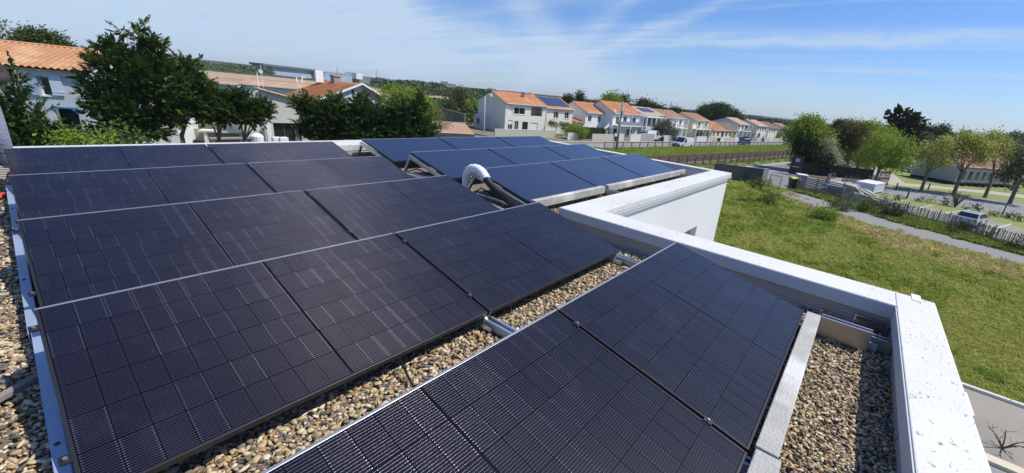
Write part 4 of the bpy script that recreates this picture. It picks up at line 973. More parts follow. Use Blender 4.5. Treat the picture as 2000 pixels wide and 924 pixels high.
def solar_roof(x0, x1, y0, y1, eh, rh, ry):
    def f(e):
        g = (rh-eh)/ry; M_ = Matrix.Translation((0, y0, eh+y0*g+.22)) @ Matrix.Rotation(math.atan(g), 4, 'X'); L_ = (y1-y0)*math.sqrt(1+g*g); n = max(2, int((x1-x0)/1.1))
        for i in range(n):
            for j in range(2):
                a = x0+(x1-x0)*i/n; MB().box(a+.01, x0+(x1-x0)*(i+1)/n-.01, j*L_/2+.01, (j+1)*L_/2-.01, 0, .05, M_).build('solar_module', mat('roof module', (.03,.045,.11), .25, coat=.6), e)
    return f
def balcony(e, x0, x1, z, dpt=1.3, glass=True, cols=True, m_=None, h=1.0):
    b = MB().box(x0, x1, -dpt, -.002, z-.18, z).build('balcony', m_ or W_WH, e)
    r = MB().box(x0, x1, -dpt, -dpt+.05, z+h-.05, z+h)
    if glass: MB().box(x0+.05, x1-.05, -dpt+.01, -dpt+.03, z+.08, z+h-.06).build('glass_rail', mat('rail glass', (.30,.36,.42), .2), b)
    else:
        n = int((x1-x0)/.16)
        for i in range(n+1): r.box(x0+(x1-x0-.03)*i/n, x0+(x1-x0-.03)*i/n+.03, -dpt+.01, -dpt+.04, z, z+h-.05)
    r.build('railing', FRW if not glass else mat('grey rail', (.35,.36,.38), .5), b)
    if cols:
        for x in (x0+.1, (x0+x1)/2, x1-.1): MB().box(x-.1, x+.1, -dpt, -dpt+.2, 0, z-.18).box(x-.09, x+.09, -dpt+.06, -dpt+.2, z, 5.2).build('column', W_WH, e)

def h1x(e, W_):
    MB().prism([(-1.2,0),(0-.002,0),(0-.002,3.0),(-1.2,2.7)], 5.5, 9.4).build('annexe', W_GR, e)
    MB().box(-1.23, -1.2, 7.2, 8.2, .9, 2.0).build('annexe_window', GLASS, e)
house('cream two storey house with an orange roof, blank grey gable and a loggia', 49.4, 60.2, 67, 9.6, 5.75, 7.55, W_CR, T_OR,
      [(.9,3.7,1.75,5.0,'s'), (2.1,3.7,4.9,5.0,'w'), (6.5,3.55,9.6,5.35,'o'), (.8,.7,1.9,2.5,'h'), (2.4,.7,3.4,2.4,'w'), (4.4,.05,5.9,2.3,'d'), (6.6,.05,8.6,2.2,'g')], chim=[(6.8,3.2,.5,.35),(1.8+6.9,5.4,.45,.4)], extras=h1x)
def h2x(e, W_): solar_roof(.3, 8.3, .6, 4.5, 5.45, 7.4, 4.8)(e)
house('cream house with blue solar modules covering its orange roof, next to the loggia house', 60.4, 69.4, 68, 9.6, 5.45, 7.4, W_CR, T_OR,
      [(2.9,3.3,4.3,4.7,'w'), (6.3,3.3,7.6,4.7,'w'), (.5,2.6,.9,3.4,'w'), (.5,4.0,.9,4.8,'w'), (1.6,.05,4.2,2.2,'g'), (5.6,.6,7.4,2.2,'w')], extras=h2x)
def h3x(e, W_):
    roof_slope((-3.0,-.3,2.7), (0,-.3,2.7), (-3.0,4,3.5), (0,4,3.5), T_OR, 'annexe_roof', e); MB().box(-2.9, -.01, 0, 4, 0, 2.7).build('annexe', W_CR, e)
    MB().box(6.6, W_+1.6, -2.6, -.002, 1.9, 2.1).box(6.6, 6.8, -2.6, -.01, 2.1, 3.0).build('terrace', W_WH, e)
    st_ = MB()
    for i in range(9): st_.box(3.9+i*.3, 4.2+i*.3, -2.3, -1.3, 0, .2+i*.21)
    st_.build('stairs', wallm('stair stone', (.36,.31,.26)), e)
    MB().bar((3.8,-2.35,1.1), (6.6,-2.35,3.0), .08, .5).build('stair_wall', W_WH, e)
house('white house with a bright orange roof, brown doors and an outside staircase', 72.6, 84.4, 67, 9.4, 5.1, 7.05, W_WH, T_OR,
      [(.9,3.0,2.1,4.4,'w'), (4.4,3.0,5.6,4.4,'w'), (7.2,2.15,8.7,4.4,'d'), (9.7,2.15,10.6,4.4,'d'), (6.9,.1,8.6,1.7,'w')], chim=[(10.0,4.4,1.7,.75)], extras=h3x)
def h4x(e, W_):
    balcony(e, .5, W_-.3, 2.75, 1.6); 
    d = MB().tube([(-.3,-.6,5.9),(-.35,-.75,5.92)], [.42,.30], 12).build('satellite_dish', FRW, e); MB().bar((-.3,-.6,5.9), (.1,0,5.5), .04).build('dish_arm', mat('grey rail', (.35,.36,.38), .5), e)
house('white house with an orange roof and a glass railed balcony on white columns', 79.2, 90.2, 64.2, 9.5, 5.55, 7.85, W_WH, T_OR,
      [(1.3,2.8,2.5,4.7,'w'), (4.2,2.8,5.6,4.8,'w'), (7.0,3.3,9.4,4.7,'w'), (.9,.2,3.2,1.9,'w'), (6.2,.2,8.6,1.8,'w')], extras=h4x)
def h5x(e, W_):
    MB().box(-.3, W_-1.5, -2.4, -.002, 5.05, 5.3).build('porch_roof', W_WH, e)
    for x in (.0, 4.2, 8.2): MB().box(x, x+.28, -2.3, -2.05, 2.9, 5.05).build('column', W_WH, e)
    MB().box(-.3, 4.4, -2.4, -.002, 0, 2.7).box(4.4, W_-1.5, -2.4, -2.2, 1.9, 3.3).box(4.4, W_-1.5, -2.2, -.002, 2.6, 2.8).build('terrace', W_GR, e)
    solar_roof(2.6, 8.2, 1.2, 3.8, 5.85, 7.25, 4.8)(e)
house('grey white house with a flat white porch roof, dark glazing and a few solar modules', 91.4, 102.2, 65, 9.5, 5.85, 7.25, W_WH, T_PK,
      [(1.2,3.0,2.8,4.9,'w'), (3.6,3.0,5.2,4.9,'w'), (6.0,3.0,7.8,4.9,'w'), (8.4,3.0,9.8,4.9,'w'), (5.2,.1,8.8,1.9,'w')], extras=h5x)
def h6x(e, W_): balcony(e, 5.0, W_-.2, 2.75, 1.5, glass=False)
house('white house with a brown roof behind the round olive tree', 103.2, 114.2, 65, 9.5, 5.45, 7.15, W_WH, T_BR,
      [(1.6,2.85,3.0,4.8,'w'), (5.6,3.0,6.4,4.6,'w'), (8.2,2.8,9.4,4.8,'w'), (5.4,.1,8.6,1.9,'w')], extras=h6x)
def h7x(e, W_): balcony(e, .6, W_-.2, 2.65, 1.3, glass=False); 
house('yellowish cream house with a brown roof and a railed balcony', 119.4, 129.6, 65, 9.5, 5.3, 6.95, W_YE, T_BR,
      [(1.2,2.7,2.4,4.6,'s'), (3.4,2.7,4.8,4.6,'w'), (5.8,2.7,7.0,4.6,'s'), (8.0,2.7,9.2,4.6,'w'), (6.4,.1,8.8,2.0,'w'), (1.0,.1,4.4,2.0,'g')], left=[(5.5,3.3,6.6,4.2,'w')], extras=h7x)
house('low single storey house with a vivid orange roof', 130.0, 139.6, 63.5, 8.5, 2.7, 4.85, W_YE, T_OR,
      [(1.0,.5,2.2,2.1,'w'), (4.0,.5,5.4,2.1,'w'), (7.2,.1,8.8,2.1,'d')])
house('low single storey house with a grey brown roof beside the vivid orange one', 139.8, 151.0, 64, 8.5, 2.7, 4.7, W_YE, T_GR,
      [(1.6,.5,3.0,2.1,'w'), (4.4,.5,5.8,2.1,'w'), (8.0,.1,9.8,2.1,'w')])
def h9x(e, W_): balcony(e, 2.2, W_-.2, 2.6, 1.4, m_=W_BE)
house('beige house with a sandy roof and a wide blank side wall, beyond the low houses', 152.8, 162.4, 65, 10.5, 4.95, 6.7, W_BE, T_PK,
      [(.5,2.7,1.5,4.4,'w'), (3.2,2.7,4.6,4.5,'w'), (6.0,2.7,8.8,4.5,'w'), (1.0,.1,4.0,1.9,'g')], extras=h9x)
house('beige house with a sandy roof and a row of narrow windows, next along the street', 170.6, 181.0, 65, 10.5, 4.8, 6.65, W_BE, T_PK,
      [(.5,2.7,1.6,4.4,'w'), (3.0,2.7,4.2,4.4,'w'), (5.4,2.7,6.6,4.4,'w'), (8.0,2.7,9.4,4.4,'w'), (2.0,.1,4.6,1.9,'w')], chim=[(2.6,4.6,.6,.3)])
house('pale house with a faded roof and white pillars, second to last of the street', 183.0, 193.5, 65, 9.5, 4.4, 6.3, W_BE, T_GR,
      [(1.0,2.4,2.0,4.0,'w'), (3.4,2.4,4.6,4.0,'w'), (6.0,2.4,7.4,4.0,'w')], chim=[(8.8,4.6,.6,.4)])
house('last visible house of the street, with a reddish roof and white windows', 199.5, 210.5, 65, 9.5, 4.3, 6.2, W_BE, T_BR,
      [(1.4,2.4,2.6,4.0,'w'), (4.4,2.4,5.6,4.0,'w'), (7.2,2.4,8.4,4.0,'w')])
# front garden walls, gate pillars and gates, each in front of its house
def gwall(s0, s1, h, m_, label, T=54.6, cap=True, th=.18):
    b = st(s0, T); e = empty('garden_wall', b, R(-9), label, 'garden wall', 'low walls along the street')
    MB().box(0, s1-s0, 0, th, -.05, h).build('wall', m_, e)
    if cap: MB().box(-.02, s1-s0+.02, -.03, th+.03, h+.002, h+.06).build('coping', FRW, e)
WB, WW, WG = wallm('wall beige', (.52,.48,.40)), wallm('wall white', (.68,.67,.63)), wallm('wall grey', (.38,.37,.35))
for q in [(41.5,50.0,1.5,WB,'beige wall in front of the loggia house',59.0),(50.2,57.2,1.35,WB,'low beige wall right of the lamp post',60.5),(57.8,61.0,1.3,WW,'short white wall with gate pillars left of the hedge',57.5),
          (61.8,68.3,1.45,WB,'beige wall under the yellow green bush',54.6),(70.2,73.6,1.5,WW,'whitish wall left of the bright panel of wall',55.8),(73.8,77.6,1.7,WW,'bright cream panel of wall left of the utility pole',54.2),
          (78.4,84.0,1.75,WG,'grey boarded wall right of the utility pole',54.8),(87.8,91.8,1.5,WW,'white wall with bins between its pillars',54.6),(93.0,98.2,1.35,WG,'grey wall in front of the round olive tree',54.6),
          (104.0,109.5,1.4,WW,'white gate wall behind the van',54.6),(110.5,115.6,1.3,WB,'beige wall with a reddish top right of the van',54.6),(117.8,120.6,1.3,WW,'white driveway gate before the yellowish house',54.6),
          (120.8,127.6,1.2,WB,'low cream wall before the yellowish house',54.6),(127.9,130.6,1.35,WW,'white gate before the orange roofed low house',54.6),(135.0,139.0,1.0,WW,'white wall behind the dark blue car',54.6),
          (145.2,149.0,1.3,WB,'cream wall right of the dark blue car',54.6),(151.0,157.0,1.3,WB,'cream wall with strips before the wide blank side wall',54.6),(157.4,160.0,1.4,WW,'white gate before the beige houses',54.6),
          (160.4,170.0,1.2,WB,'long cream wall before the beige houses',54.6),(172.0,180.0,1.3,WW,'white wall near the end of the street',54.6),(181.0,196.0,1.2,WW,'farthest white wall before the trees',54.6)]:
    gwall(q[0], q[1], q[2], q[3], q[4], q[5])
# wheelie bins in front of the walls
def bin_(loc, label, lid=(.03,.03,.03), body=(.02,.022,.025), rz=0, sc_=1.):
    e = empty('wheelie_bin', loc, rz, label, 'bin', 'wheelie bins')
    b = MB(); n = len(b.v); b.add([(-.26,-.3,.08),(.26,-.3,.08),(.26,.3,.08),(-.26,.3,.08),(-.34,-.38,1.0),(.34,-.38,1.0),(.34,.38,1.0),(-.34,.38,1.0)], [(0,3,2,1),(4,5,6,7),(0,1,5,4),(1,2,6,5),(2,3,7,6),(3,0,4,7)])
    b.build('body', mat('bin body '+str(body), body, .5), e, bevel=.02)
    MB().prism([(-.37,1.01),(.37,1.01),(.34,1.08),(.1,1.12),(-.34,1.07)], -.41, .41).build('lid', mat('bin lid '+str(lid), lid, .5), e)
    for y in (-.25, .25): MB().tube([(.30,y-.03,.10),(.30,y+.03,.10)], .10, 10).build('wheel', BLACK, e)
    MB().bar((.40,-.3,1.0), (.40,.3,1.0), .035).build('handle', BLACK, e); e.scale = (sc_,)*3
bin_(st(86.8,54.4), 'black wheelie bin left of the white pillared wall'); bin_(st(92.2,54.3), 'black wheelie bin right of the white pillared wall'); bin_(st(98.9,54.3), 'black wheelie bin under the olive tree')
bin_(st(116.4,54.2), 'black wheelie bin between the beige wall and the white gate'); bin_(st(149.8,54.2), 'dark wheelie bin at the end of the cream wall'); bin_(st(171.0,54.2), 'dark wheelie bin near the end of the street')
bin_(st(69.4,54.5), 'dark wheelie bin right of the yellow green bush')
# hedge and garden plants
def hedge():
    b = st(62.2, 58.5); e = empty('hedge', b, R(-9), 'clipped dark green hedge in front of the house with roof modules', 'hedge')
    n = 5200; P = rng.uniform((0,0,0), (8.0,1.3,2.2), (n,3)); ax = rng.integers(0,3,n); 
    P[ax == 0,1] = np.where(rng.random((ax == 0).sum()) < .7, 0, 1.3); P[ax == 1,2] = 2.2; k = ax == 2; P[k,0] = np.where(rng.random(k.sum()) < .5, 0, 8.0)
    V, F = leaves(P+rng.normal(size=P.shape)*.05, unit(n)+np.array([0,0,.3]), rng.uniform(.12,.25,n), rng.uniform(.06,.12,n)); link('foliage', fast('foliage', V, F, leafmat('hedge leaves', [(.025,.055,.012),(.045,.09,.018),(.07,.13,.03)])), e)
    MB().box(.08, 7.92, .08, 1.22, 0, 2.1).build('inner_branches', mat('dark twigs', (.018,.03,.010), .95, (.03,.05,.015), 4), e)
hedge()
shrub('shrub', 'rounded yellow green bush over the beige wall of the second house', 1124, 258, 84, [(1113,256,14,9),(1135,257,14,9),(1124,250,12,6)], LIME, dens=12, L_=.22, W_=.14)
shrub('shrub', 'rust and green climbing plant above the hedge', 1100, 246, 90, [(1080,243,10,4),(1105,245,14,3)], BRWN, dens=12)
pxtree('olive_tree', 'round grey green olive tree in front of the brown roofed house', 'tree', 1298, 107, [(1297,250,22,14),(1288,258,16,10),(1312,262,12,12),(1300,244,12,8)], (crown_leafy, OLIVE), .2, .3, dens=7, L_=.3, W_=.14, r=.4)
for i, (x, y, rx, ry, d, lb) in enumerate([(1251,266,5,6,99,'small green bush behind the white pillared wall'), (1360,263,8,4,140,'small dark bush beside the beige wall with the reddish top'), (1425,266,9,5,160,'green garden shrub before the grey brown low house'),
    (1448,262,10,5,175,'green shrub under the sandy roofed house'), (1470,264,9,5,185,'green shrub before the narrow windowed house'), (1500,266,12,6,205,'dark hedge shrub at the end of the street'), (1515,262,10,9,210,'large dark shrub at the end of the street'), (1485,270,9,3,190,'low green shrub by the far walls'), (1540,258,12,14,205,'olive coloured bush left of the tall park trees')]):
    shrub('shrub', lb, x, y, d, [(x,y,rx,ry)], (MID, DKG, LIME, OLIVE)[i % 4], 'garden shrubs along the street', dens=3, L_=.45, W_=.3, r=.5)

# ------------------------------------------------------------------ houses at the left, beyond the cypresses
def left_house():
    A = atd(15,131,48.8); C = atd(155,138,47.6); A.z = C.z = G; d = (C-A).normalized(); L0 = (C-A).length; A0 = A.copy(); A = A-d*7; L_ = L0+7; rz = math.atan2(d.y, d.x)
    e = empty('villa', A, rz, 'white villa with sandy orange tiles, an open shutter and an arched opening', 'house')
    eh = 6.1; rh = 7.5; dep = 12.0; U = lambda x, y: (fp(x, y, A0, C)[0]+7, fp(x, y, A0, C)[1])
    wx0, wz0 = U(84,186); wx1, wz1 = U(101,150); sx0, sz0 = U(105,186); sx1, sz1 = U(118,149); ax0, az0 = U(122,272); ax1, az1 = U(150,212)
    mb = MB(); hs = [(wx0,wz0,wx1,wz1), (ax0,0,ax1,az1)]
    facade(mb, (0,0,0), (1,0,0), (0,-1,0), L_, eh, hs)
    mb.add([(L_,0,0),(L_,dep,0),(L_,dep,eh),(L_,dep/2,rh),(L_,0,eh)], [(0,1,2,3,4)]); mb.add([(0,0,0),(0,dep,0),(0,dep,eh),(0,dep/2,rh),(0,0,eh)], [(4,3,2,1,0)])
    me = bpy.data.meshes.new('wall'); me.from_pydata(mb.v, [], mb.f); me.materials.append(wallm('villa shaded white render', (.62,.66,.72))); me.update(); link('wall', me, e)  # white render tinted bluish, the wall's shade is put into the colour
    roof_slope((-.3,-.35,eh), (L_+.3,-.35,eh), (-.3,dep/2,rh+.1), (L_+.3,dep/2,rh+.1), T_LT, 'roof', e, per=.34, amp=.08)
    roof_slope((L_+.3,dep+.35,eh), (-.3,dep+.35,eh), (L_+.3,dep/2,rh+.1), (-.3,dep/2,rh+.1), T_LT, 'roof', e)
    MB().tube([(-.3,dep/2,rh+.14),(L_+.3,dep/2,rh+.14)], .11, 6).build('ridge_tiles', T_LT, e)
    window(e, (0,0,0), (1,0,0), (0,-1,0), (wx0,wz0,wx1,wz1,'w'))
    s1 = MB().box(sx0, sx1, -.10, -.05, sz0, sz1).build('shutter', mat('blue lit shutter', (.62,.70,.84), .6), e)  # blue light on the shutter is painted into its colour
    MB().box(sx0+.1, sx1+.08, -.115, -.101, sz0+.2, sz0+.28).box(sx0+.1, sx1+.08, -.115, -.101, sz1-.28, sz1-.2).build('hinge', FRW, s1)
    MB().box(wx0-.8, wx0-.05, -.12, -.06, wz0, wz1).build('shutter', mat('blue shaded shutter', (.40,.52,.70), .6), e)  # darker copy of the shutter colour, with shade painted in
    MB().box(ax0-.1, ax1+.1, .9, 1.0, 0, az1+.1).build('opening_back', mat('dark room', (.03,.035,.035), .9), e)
    MB().prism([(ax0-.05,az1-.25),(ax0+.3,az1-.05),(ax1-.3,az1-.05),(ax1+.05,az1-.5),(ax1+.05,az1+.06),(ax0-.05,az1+.06)], -.03, .04).build('blue_awning', mat('blue awning', (.05,.22,.55), .6), e)
    ux, uz = U(195,95); MB().tube([(ux,dep*.5,rh), (ux,dep*.5,rh+1.9)], .03, 6).bar((ux-.8,dep*.5,rh+1.8), (ux+.7,dep*.5,rh+1.9), .04).bar((ux-.6,dep*.5-.3,rh+1.82), (ux-.6,dep*.5+.3,rh+1.82), .03).bar((ux-.2,dep*.5-.25,rh+1.83), (ux-.2,dep*.5+.25,rh+1.83), .03).build('antenna', mat('antenna metal', (.45,.45,.45), .5), e)
    MB().box(L_+.02, L_+4, dep*.3, dep*.9, 0, 5.0).build('side_wing', W_WH, e); roof_slope((L_-.1,dep*.3-.3,5.0), (L_+4.2,dep*.3-.3,5.0), (L_-.1,dep*.9,6.2), (L_+4.2,dep*.9,6.2), T_LT, 'roof', e)
left_house()
# beige house with the monopitch roof and the dark glazed bay, white gabled house behind
def beige_house():
    a = atd(440, 240, 52); c = atd(603, 240, 53.5); a.z = c.z = G; L_ = (c-a).length; rz = math.atan2(c.y-a.y, c.x-a.x)
    e = empty('beige_house', a, rz, 'beige house with a big dark glazed bay and a sandy sloping roof, behind the cypresses', 'house')
    U = lambda x, y: fp(x, y, a, c)
    bx0, bz0 = U(538,280); bx1, bz1 = U(587,241); bz0 = max(.1, bz0); xl = U(470,230)[0]; xr = U(601,230)[0]; xt, zt = U(508,176); xe, ze = U(599,199); lo = min(ze, zt)-1.2
    mb = MB(); facade(mb, (xl,0,0), (1,0,0), (0,-1,0), xr-xl, lo, [(bx0-xl,bz0,bx1-xl,bz1)])
    mb.add([(xl,0,lo),(xr,0,lo),(xr,0,ze),(xt,0,zt),(xl,0,zt-.3)], [(0,1,2,3,4)])
    mb.add([(xr,0,0),(xr,7,0),(xr,7,ze),(xr,0,ze)], [(0,1,2,3)]); mb.add([(xl,0,0),(xl,7,0),(xl,7,zt-.3),(xl,0,zt-.3)], [(3,2,1,0)])
    me = bpy.data.meshes.new('wall'); me.from_pydata(mb.v, [], mb.f); me.materials.append(wallm('warm beige render', (.62,.60,.53))); me.update(); link('wall', me, e)
    roof_slope((xr+.2,-.3,ze), (xr+.2,4.5,ze), (xt-.1,-.3,zt+.1), (xt+.3,4.5,zt+.1), T_LT, 'roof', e, per=.3)
    MB().box(bx0, bx1, .35, .42, bz0, bz1).build('glazing', mat('dark blue glazing', (.02,.03,.035), .12), e)
    f = MB()
    for x in (bx0, bx0+(bx1-bx0)*.38, bx0+(bx1-bx0)*.75, bx1-.07): f.box(x, x+.07, .26, .34, bz0, bz1)
    f.box(bx0, bx1, .24, .26, bz1-.1, bz1).build('bay_frame', mat('dark grey frame', (.10,.10,.11), .5), e)
    MB().box(bx1-(bx1-bx0)*.24, bx1-.1, .2, .23, bz0, bz1-.1).build('door_leaf', mat('brown grey leaf', (.16,.14,.13), .5), e)
    px0 = U(515,240)[0]; MB().box(px0, px0+.4, -.9, -.4, 0, bz1+.1).build('pillar', W_WH, e)
    # terrace wall to the left, with white posts
    t = empty('terrace', st(0,0), 0, 'beige terrace wall with white posts seen under the cypress crowns', 'terrace'); t.location = atd(300, 255, 56); t.location.z = G; c2 = atd(525, 255, 54); t.rotation_euler = (0,0,math.atan2(c2.y-t.location.y, c2.x-t.location.x)); LT = math.hypot(c2.x-t.location.x, c2.y-t.location.y)
    hT = fp(480,256,t.location,c2)[1]; MB().box(0, LT, 0, .2, 0, hT).build('wall', wallm('shaded terrace render', (.40,.37,.31)), t)  # beige darkened so the tree shade sits in the wall colour
    for i, x in enumerate((.44, .83, .94)): MB().box(LT*x, LT*x+.28, -1.4, -1.1, 0, hT-.1).build('post', W_WH, t)
    MB().box(LT*.4, LT, -1.5, -.01, hT-.1, hT+.05).build('canopy', W_GR, t)
    # garden table and planters
    g = empty('garden_table', atd(450, 268, 50), 0, 'dark wooden garden table and bench under the third cypress', 'table'); g.location.z = G
    MB().box(-1.6, 1.6, -.5, .5, .95, 1.05).build('table_top', WOODG, g)
    for x in (-1.4, 1.4): MB().box(x-.05, x+.05, -.45, .45, 0, .95).build('leg', WOODG, g)
    MB().box(-1.8, 1.8, -1.2, -.85, .55, .62).box(-1.5, -1.4, -1.15, -.9, 0, .55).box(1.4, 1.5, -1.15, -.9, 0, .55).build('bench', WOODG, g)
    for i, (x, lb) in enumerate(((502, 'round white garden seat by the fourth cypress'), (540, 'white garden box before the glazed bay'), (553, 'second white garden box before the glazed bay'))):
        p = atd(x, 270, 50); o = (MB().tube([(0,0,0),(0,0,1.25),(0,0,1.5)], [.5,.55,.3], 12) if i == 0 else MB().box(-.38,.38,-.3,.3,0,1.2)).build('stool' if i == 0 else 'garden_box', W_WH, bevel=.03); o.location = (p.x, p.y, G); tag(o, lb, 'garden furniture')
    s = MB().bar((0,0,3.0), (.35,0,3.75), .02).build('wall_antenna', mat('antenna metal', (.45,.45,.45), .5)); s.location = atd(551,240,52.6); s.location.z = G; tag(s, 'thin antenna above the glazed bay', 'antenna')
beige_house()
def gable_house():
    a = atd(600, 230, 54.5); c = atd(756, 230, 63); a.z = c.z = G; rz = math.atan2(c.y-a.y, c.x-a.x); U = lambda x, y: fp(x, y, a, c)
    e = empty('gabled_house', a, rz, 'pale lavender white house with an orange roof and two small gable windows', 'house'); dep = 5.5
    ax, rh = U(702,165); x0, el = U(612,197); x1, er = U(746,190); L_ = x1; lo = min(el, er)-.6
    h0 = [(*U(687,186), *U(693,174), 'w'), (*U(709,187), *U(715,175), 'w')]; h1 = (*U(660,222), *U(680,207), 'w')
    mb = MB(); facade(mb, (x0,0,0), (1,0,0), (0,-1,0), x1-x0, lo, [(h1[0]-x0,h1[1],h1[2]-x0,min(h1[3],lo-.1))])
    y_at = lambda x: el+(rh-el)*(x-x0)/(ax-x0) if x < ax else rh+(er-rh)*(x-ax)/(x1-ax)
    xs = sorted([x0, h0[0][0], h0[0][2], ax, h0[1][0], h0[1][2], x1])
    for p, q in zip(xs[:-1], xs[1:]):
        hole = next((k for k in h0 if abs(k[0]-p) < 1e-6), None)
        if hole:
            mb.add([(p,0,lo),(q,0,lo),(q,0,hole[1]),(p,0,hole[1])], [(0,1,2,3)]); mb.add([(p,0,hole[3]),(q,0,hole[3]),(q,0,y_at(q)),(p,0,y_at(p))], [(0,1,2,3)])
        else: mb.add([(p,0,lo),(q,0,lo),(q,0,y_at(q)),(p,0,y_at(p))], [(0,1,2,3)])
    mb.add([(x0,0,0),(x0,dep,0),(x0,dep,el),(x0,0,el)], [(3,2,1,0)]); mb.add([(x1,0,0),(x1,dep,0),(x1,dep,er),(x1,0,er)], [(0,1,2,3)])
    me = bpy.data.meshes.new('wall'); me.from_pydata(mb.v, [], mb.f); me.materials.append(wallm('lavender white render', (.52,.54,.64))); me.update(); link('wall', me, e)
    for q in h0: window(e, (0,0,0), (1,0,0), (0,-1,0), q, .25)
    sl_ = (rh-el)/(ax-x0)
    roof_slope((x0-.5,dep,el-.5*sl_), (x0-.5,-.5,el-.5*sl_), (ax,dep,rh+.1), (ax,-.5,rh+.1), T_O2, 'roof', e, per=.42, amp=.05)
    roof_slope((x1+.5,-.5,er-.25), (x1+.5,dep,er-.25), (ax,-.5,rh+.1), (ax,dep,rh+.1), T_OR, 'roof', e, per=.34)
    MB().bar((x0-.5,-.5,el-.5*sl_),(ax,-.5,rh+.12),.05,.22).bar((x1+.5,-.5,er-.2),(ax,-.5,rh+.12),.05,.22).build('verge_board', FRW, e)
    c1 = MB().box(ax-1.1, ax-.1, 2.9, 3.5, rh-.3, rh+.65).build('chimney', wallm('chimney render', (.38,.27,.21)), e); MB().box(ax-1.2, ax-.0, 2.8, 3.6, rh+.652, rh+.8).build('cap', mat('chimney cap', (.30,.28,.26), .9), c1)
    MB().box(ax-2.3, ax-1.2, 4.5, 4.8, rh-.2, rh+1.2).build('chimney', W_WH, e)
    MB().tube([(ax+.1,.5,rh),(ax+.1,.5,rh+1.5)], .02, 5).build('antenna', mat('antenna metal', (.45,.45,.45), .5), e)
gable_house()
def back_house():
    a = atd(470, 170, 74); c = atd(612, 185, 72); a.z = c.z = G; L_ = (c-a).length; rz = math.atan2(c.y-a.y, c.x-a.x); eh = fp(520, 168, a, c)[1]; rh = eh+.62
    house('long white house with a pinkish tiled roof behind the beige house', 0, L_, 0, 7, eh, rh, W_WH, T_PK, [(L_*.2,eh-2.2,L_*.2+1.4,eh-1.0,'w'), (L_*.5,eh-2.2,L_*.5+1.2,eh-1.0,'w')], base=a, rz=math.degrees(rz), name='house', group=None, chim=[(1.0,4.5,1.6,.1)])
    a = atd(405, 165, 82); c = atd(462, 165, 80); a.z = c.z = G; eh = fp(440, 164, a, c)[1]; L_ = (c-a).length
    house('small far house with a pinkish roof left of the long pinkish roof', 0, L_, 0, 7, eh, eh+.6, W_GR, T_PK, [(L_*.5,eh-2.2,L_*.5+1.2,eh-1.0,'w')], base=a, rz=math.degrees(math.atan2(c.y-a.y, c.x-a.x)), group=None)
back_house()
def garage():
    a = atd(848, 262, 50); c = atd(924, 264, 51.0); a.z = c.z = G; L_ = (c-a).length; rz = math.atan2(c.y-a.y, c.x-a.x)
    e = empty('garage', a, rz, 'low garage with a pinkish ribbed tile roof right of the last cypress', 'garage')
    gh = fp(885, 262, a, c)[1]; mb = MB(); facade(mb, (0,0,0), (1,0,0), (0,-1,0), L_, gh, []); mb.add([(0,0,0),(0,4,0),(0,4,gh+.6),(0,0,gh)], [(3,2,1,0)]); mb.add([(L_,0,0),(L_,4,0),(L_,4,gh+.6),(L_,0,gh)], [(0,1,2,3)])
    me = bpy.data.meshes.new('wall'); me.from_pydata(mb.v, [], mb.f); me.materials.append(wallm('garage grey', (.42,.43,.45))); me.update(); link('wall', me, e)
    roof_slope((-.2,-.3,gh+.05), (L_+.2,-.3,gh+.05), (-.2,4.2,gh+.85), (L_+.2,4.2,gh+.85), T_PK, 'roof', e, per=.36, amp=.08)
    MB().box(-.1, L_+.1, 4.2, 4.4, 0, gh+1.05).build('back_wall', WB, e)
    MB().box(L_+.3, L_+1.6, .3, .4, .2, 2.3).build('side_door', mat('pale blue door', (.45,.52,.62), .6), e)
    MB().box(L_+1.7, L_+3.0, 0, .3, 0, 2.3).build('pillar', WB, e)
garage()
gwl = empty('garden_wall', atd(850, 235, 66), 0, 'long grey wall leading from the stone wall down to the garage', 'garden wall'); gwl.location.z = G
c = atd(985, 260, 56) - gwl.location
MB().bar((0,0,.9), (c.x, c.y, .9), .22, 1.8).build('wall', wallm('wall grey', (.38,.37,.35)), gwl)
sw = MB().bar(atd(860,222,92)+Vector((0,0,0)), atd(908,236,80), .4, 2.4).build('stone_wall', mat('dark stone wall', (.10,.085,.07), .95, (.18,.15,.13), 2, amt=1.2, bump=.8)); tag(sw, 'dark stone wall beside the old garden behind the garage', 'garden wall')
strip('side_lane', [atd(858,250,62)[:2], atd(905,252,62)[:2]], [atd(855,222,88)[:2], atd(900,232,84)[:2]], G+.012, ASPH)

# ================================================================== MIDDLE DISTANCE
def pline(name, label, cat, b, h, r=.1, m_=None, arms=(), lamp=False, group=None, lean=0):
    b = Vector((b[0], b[1], G)); e = empty(name, b, 0, label, cat, group); m_ = m_ or mat('weathered concrete pole', (.34,.33,.31), .9, (.26,.25,.24), 3)
    MB().tube([(0,0,-.1),(lean*.5,0,h*.5),(lean,0,h)], [r*1.3, r, r*.7], 10).build('pole', m_, e, smooth=True)
    for z, hw, a in arms: MB().bar((-hw*math.cos(a)+lean*z/h, -hw*math.sin(a), z), (hw*math.cos(a)+lean*z/h, hw*math.sin(a), z), .09).build('crossarm', m_, e)
    if lamp:
        hd = MB().tube([(0,0,h),(0,-.5,h+.22),(0,-.95,h+.2)], .035, 6).build('bracket', m_, e)
        MB().tube([(0,-.75,h+.16),(0,-1.3,h+.10)], [.13,.20], 10).build('lamp_head', FRW, e)
    return e
pu = pline('utility_pole', 'tall grey utility pole with a short crossarm beside the railway', 'pole', gp(1203,297), 8.1, .17, arms=[(7.3,.7,.2),(6.7,.4,.2)])
for a in (-.6, 0, .6): MB().tube([(a*.98,a*.2,7.35),(a*.98,a*.2,7.55)], .05, 6).build('insulator', mat('insulator', (.35,.33,.30), .4), pu)
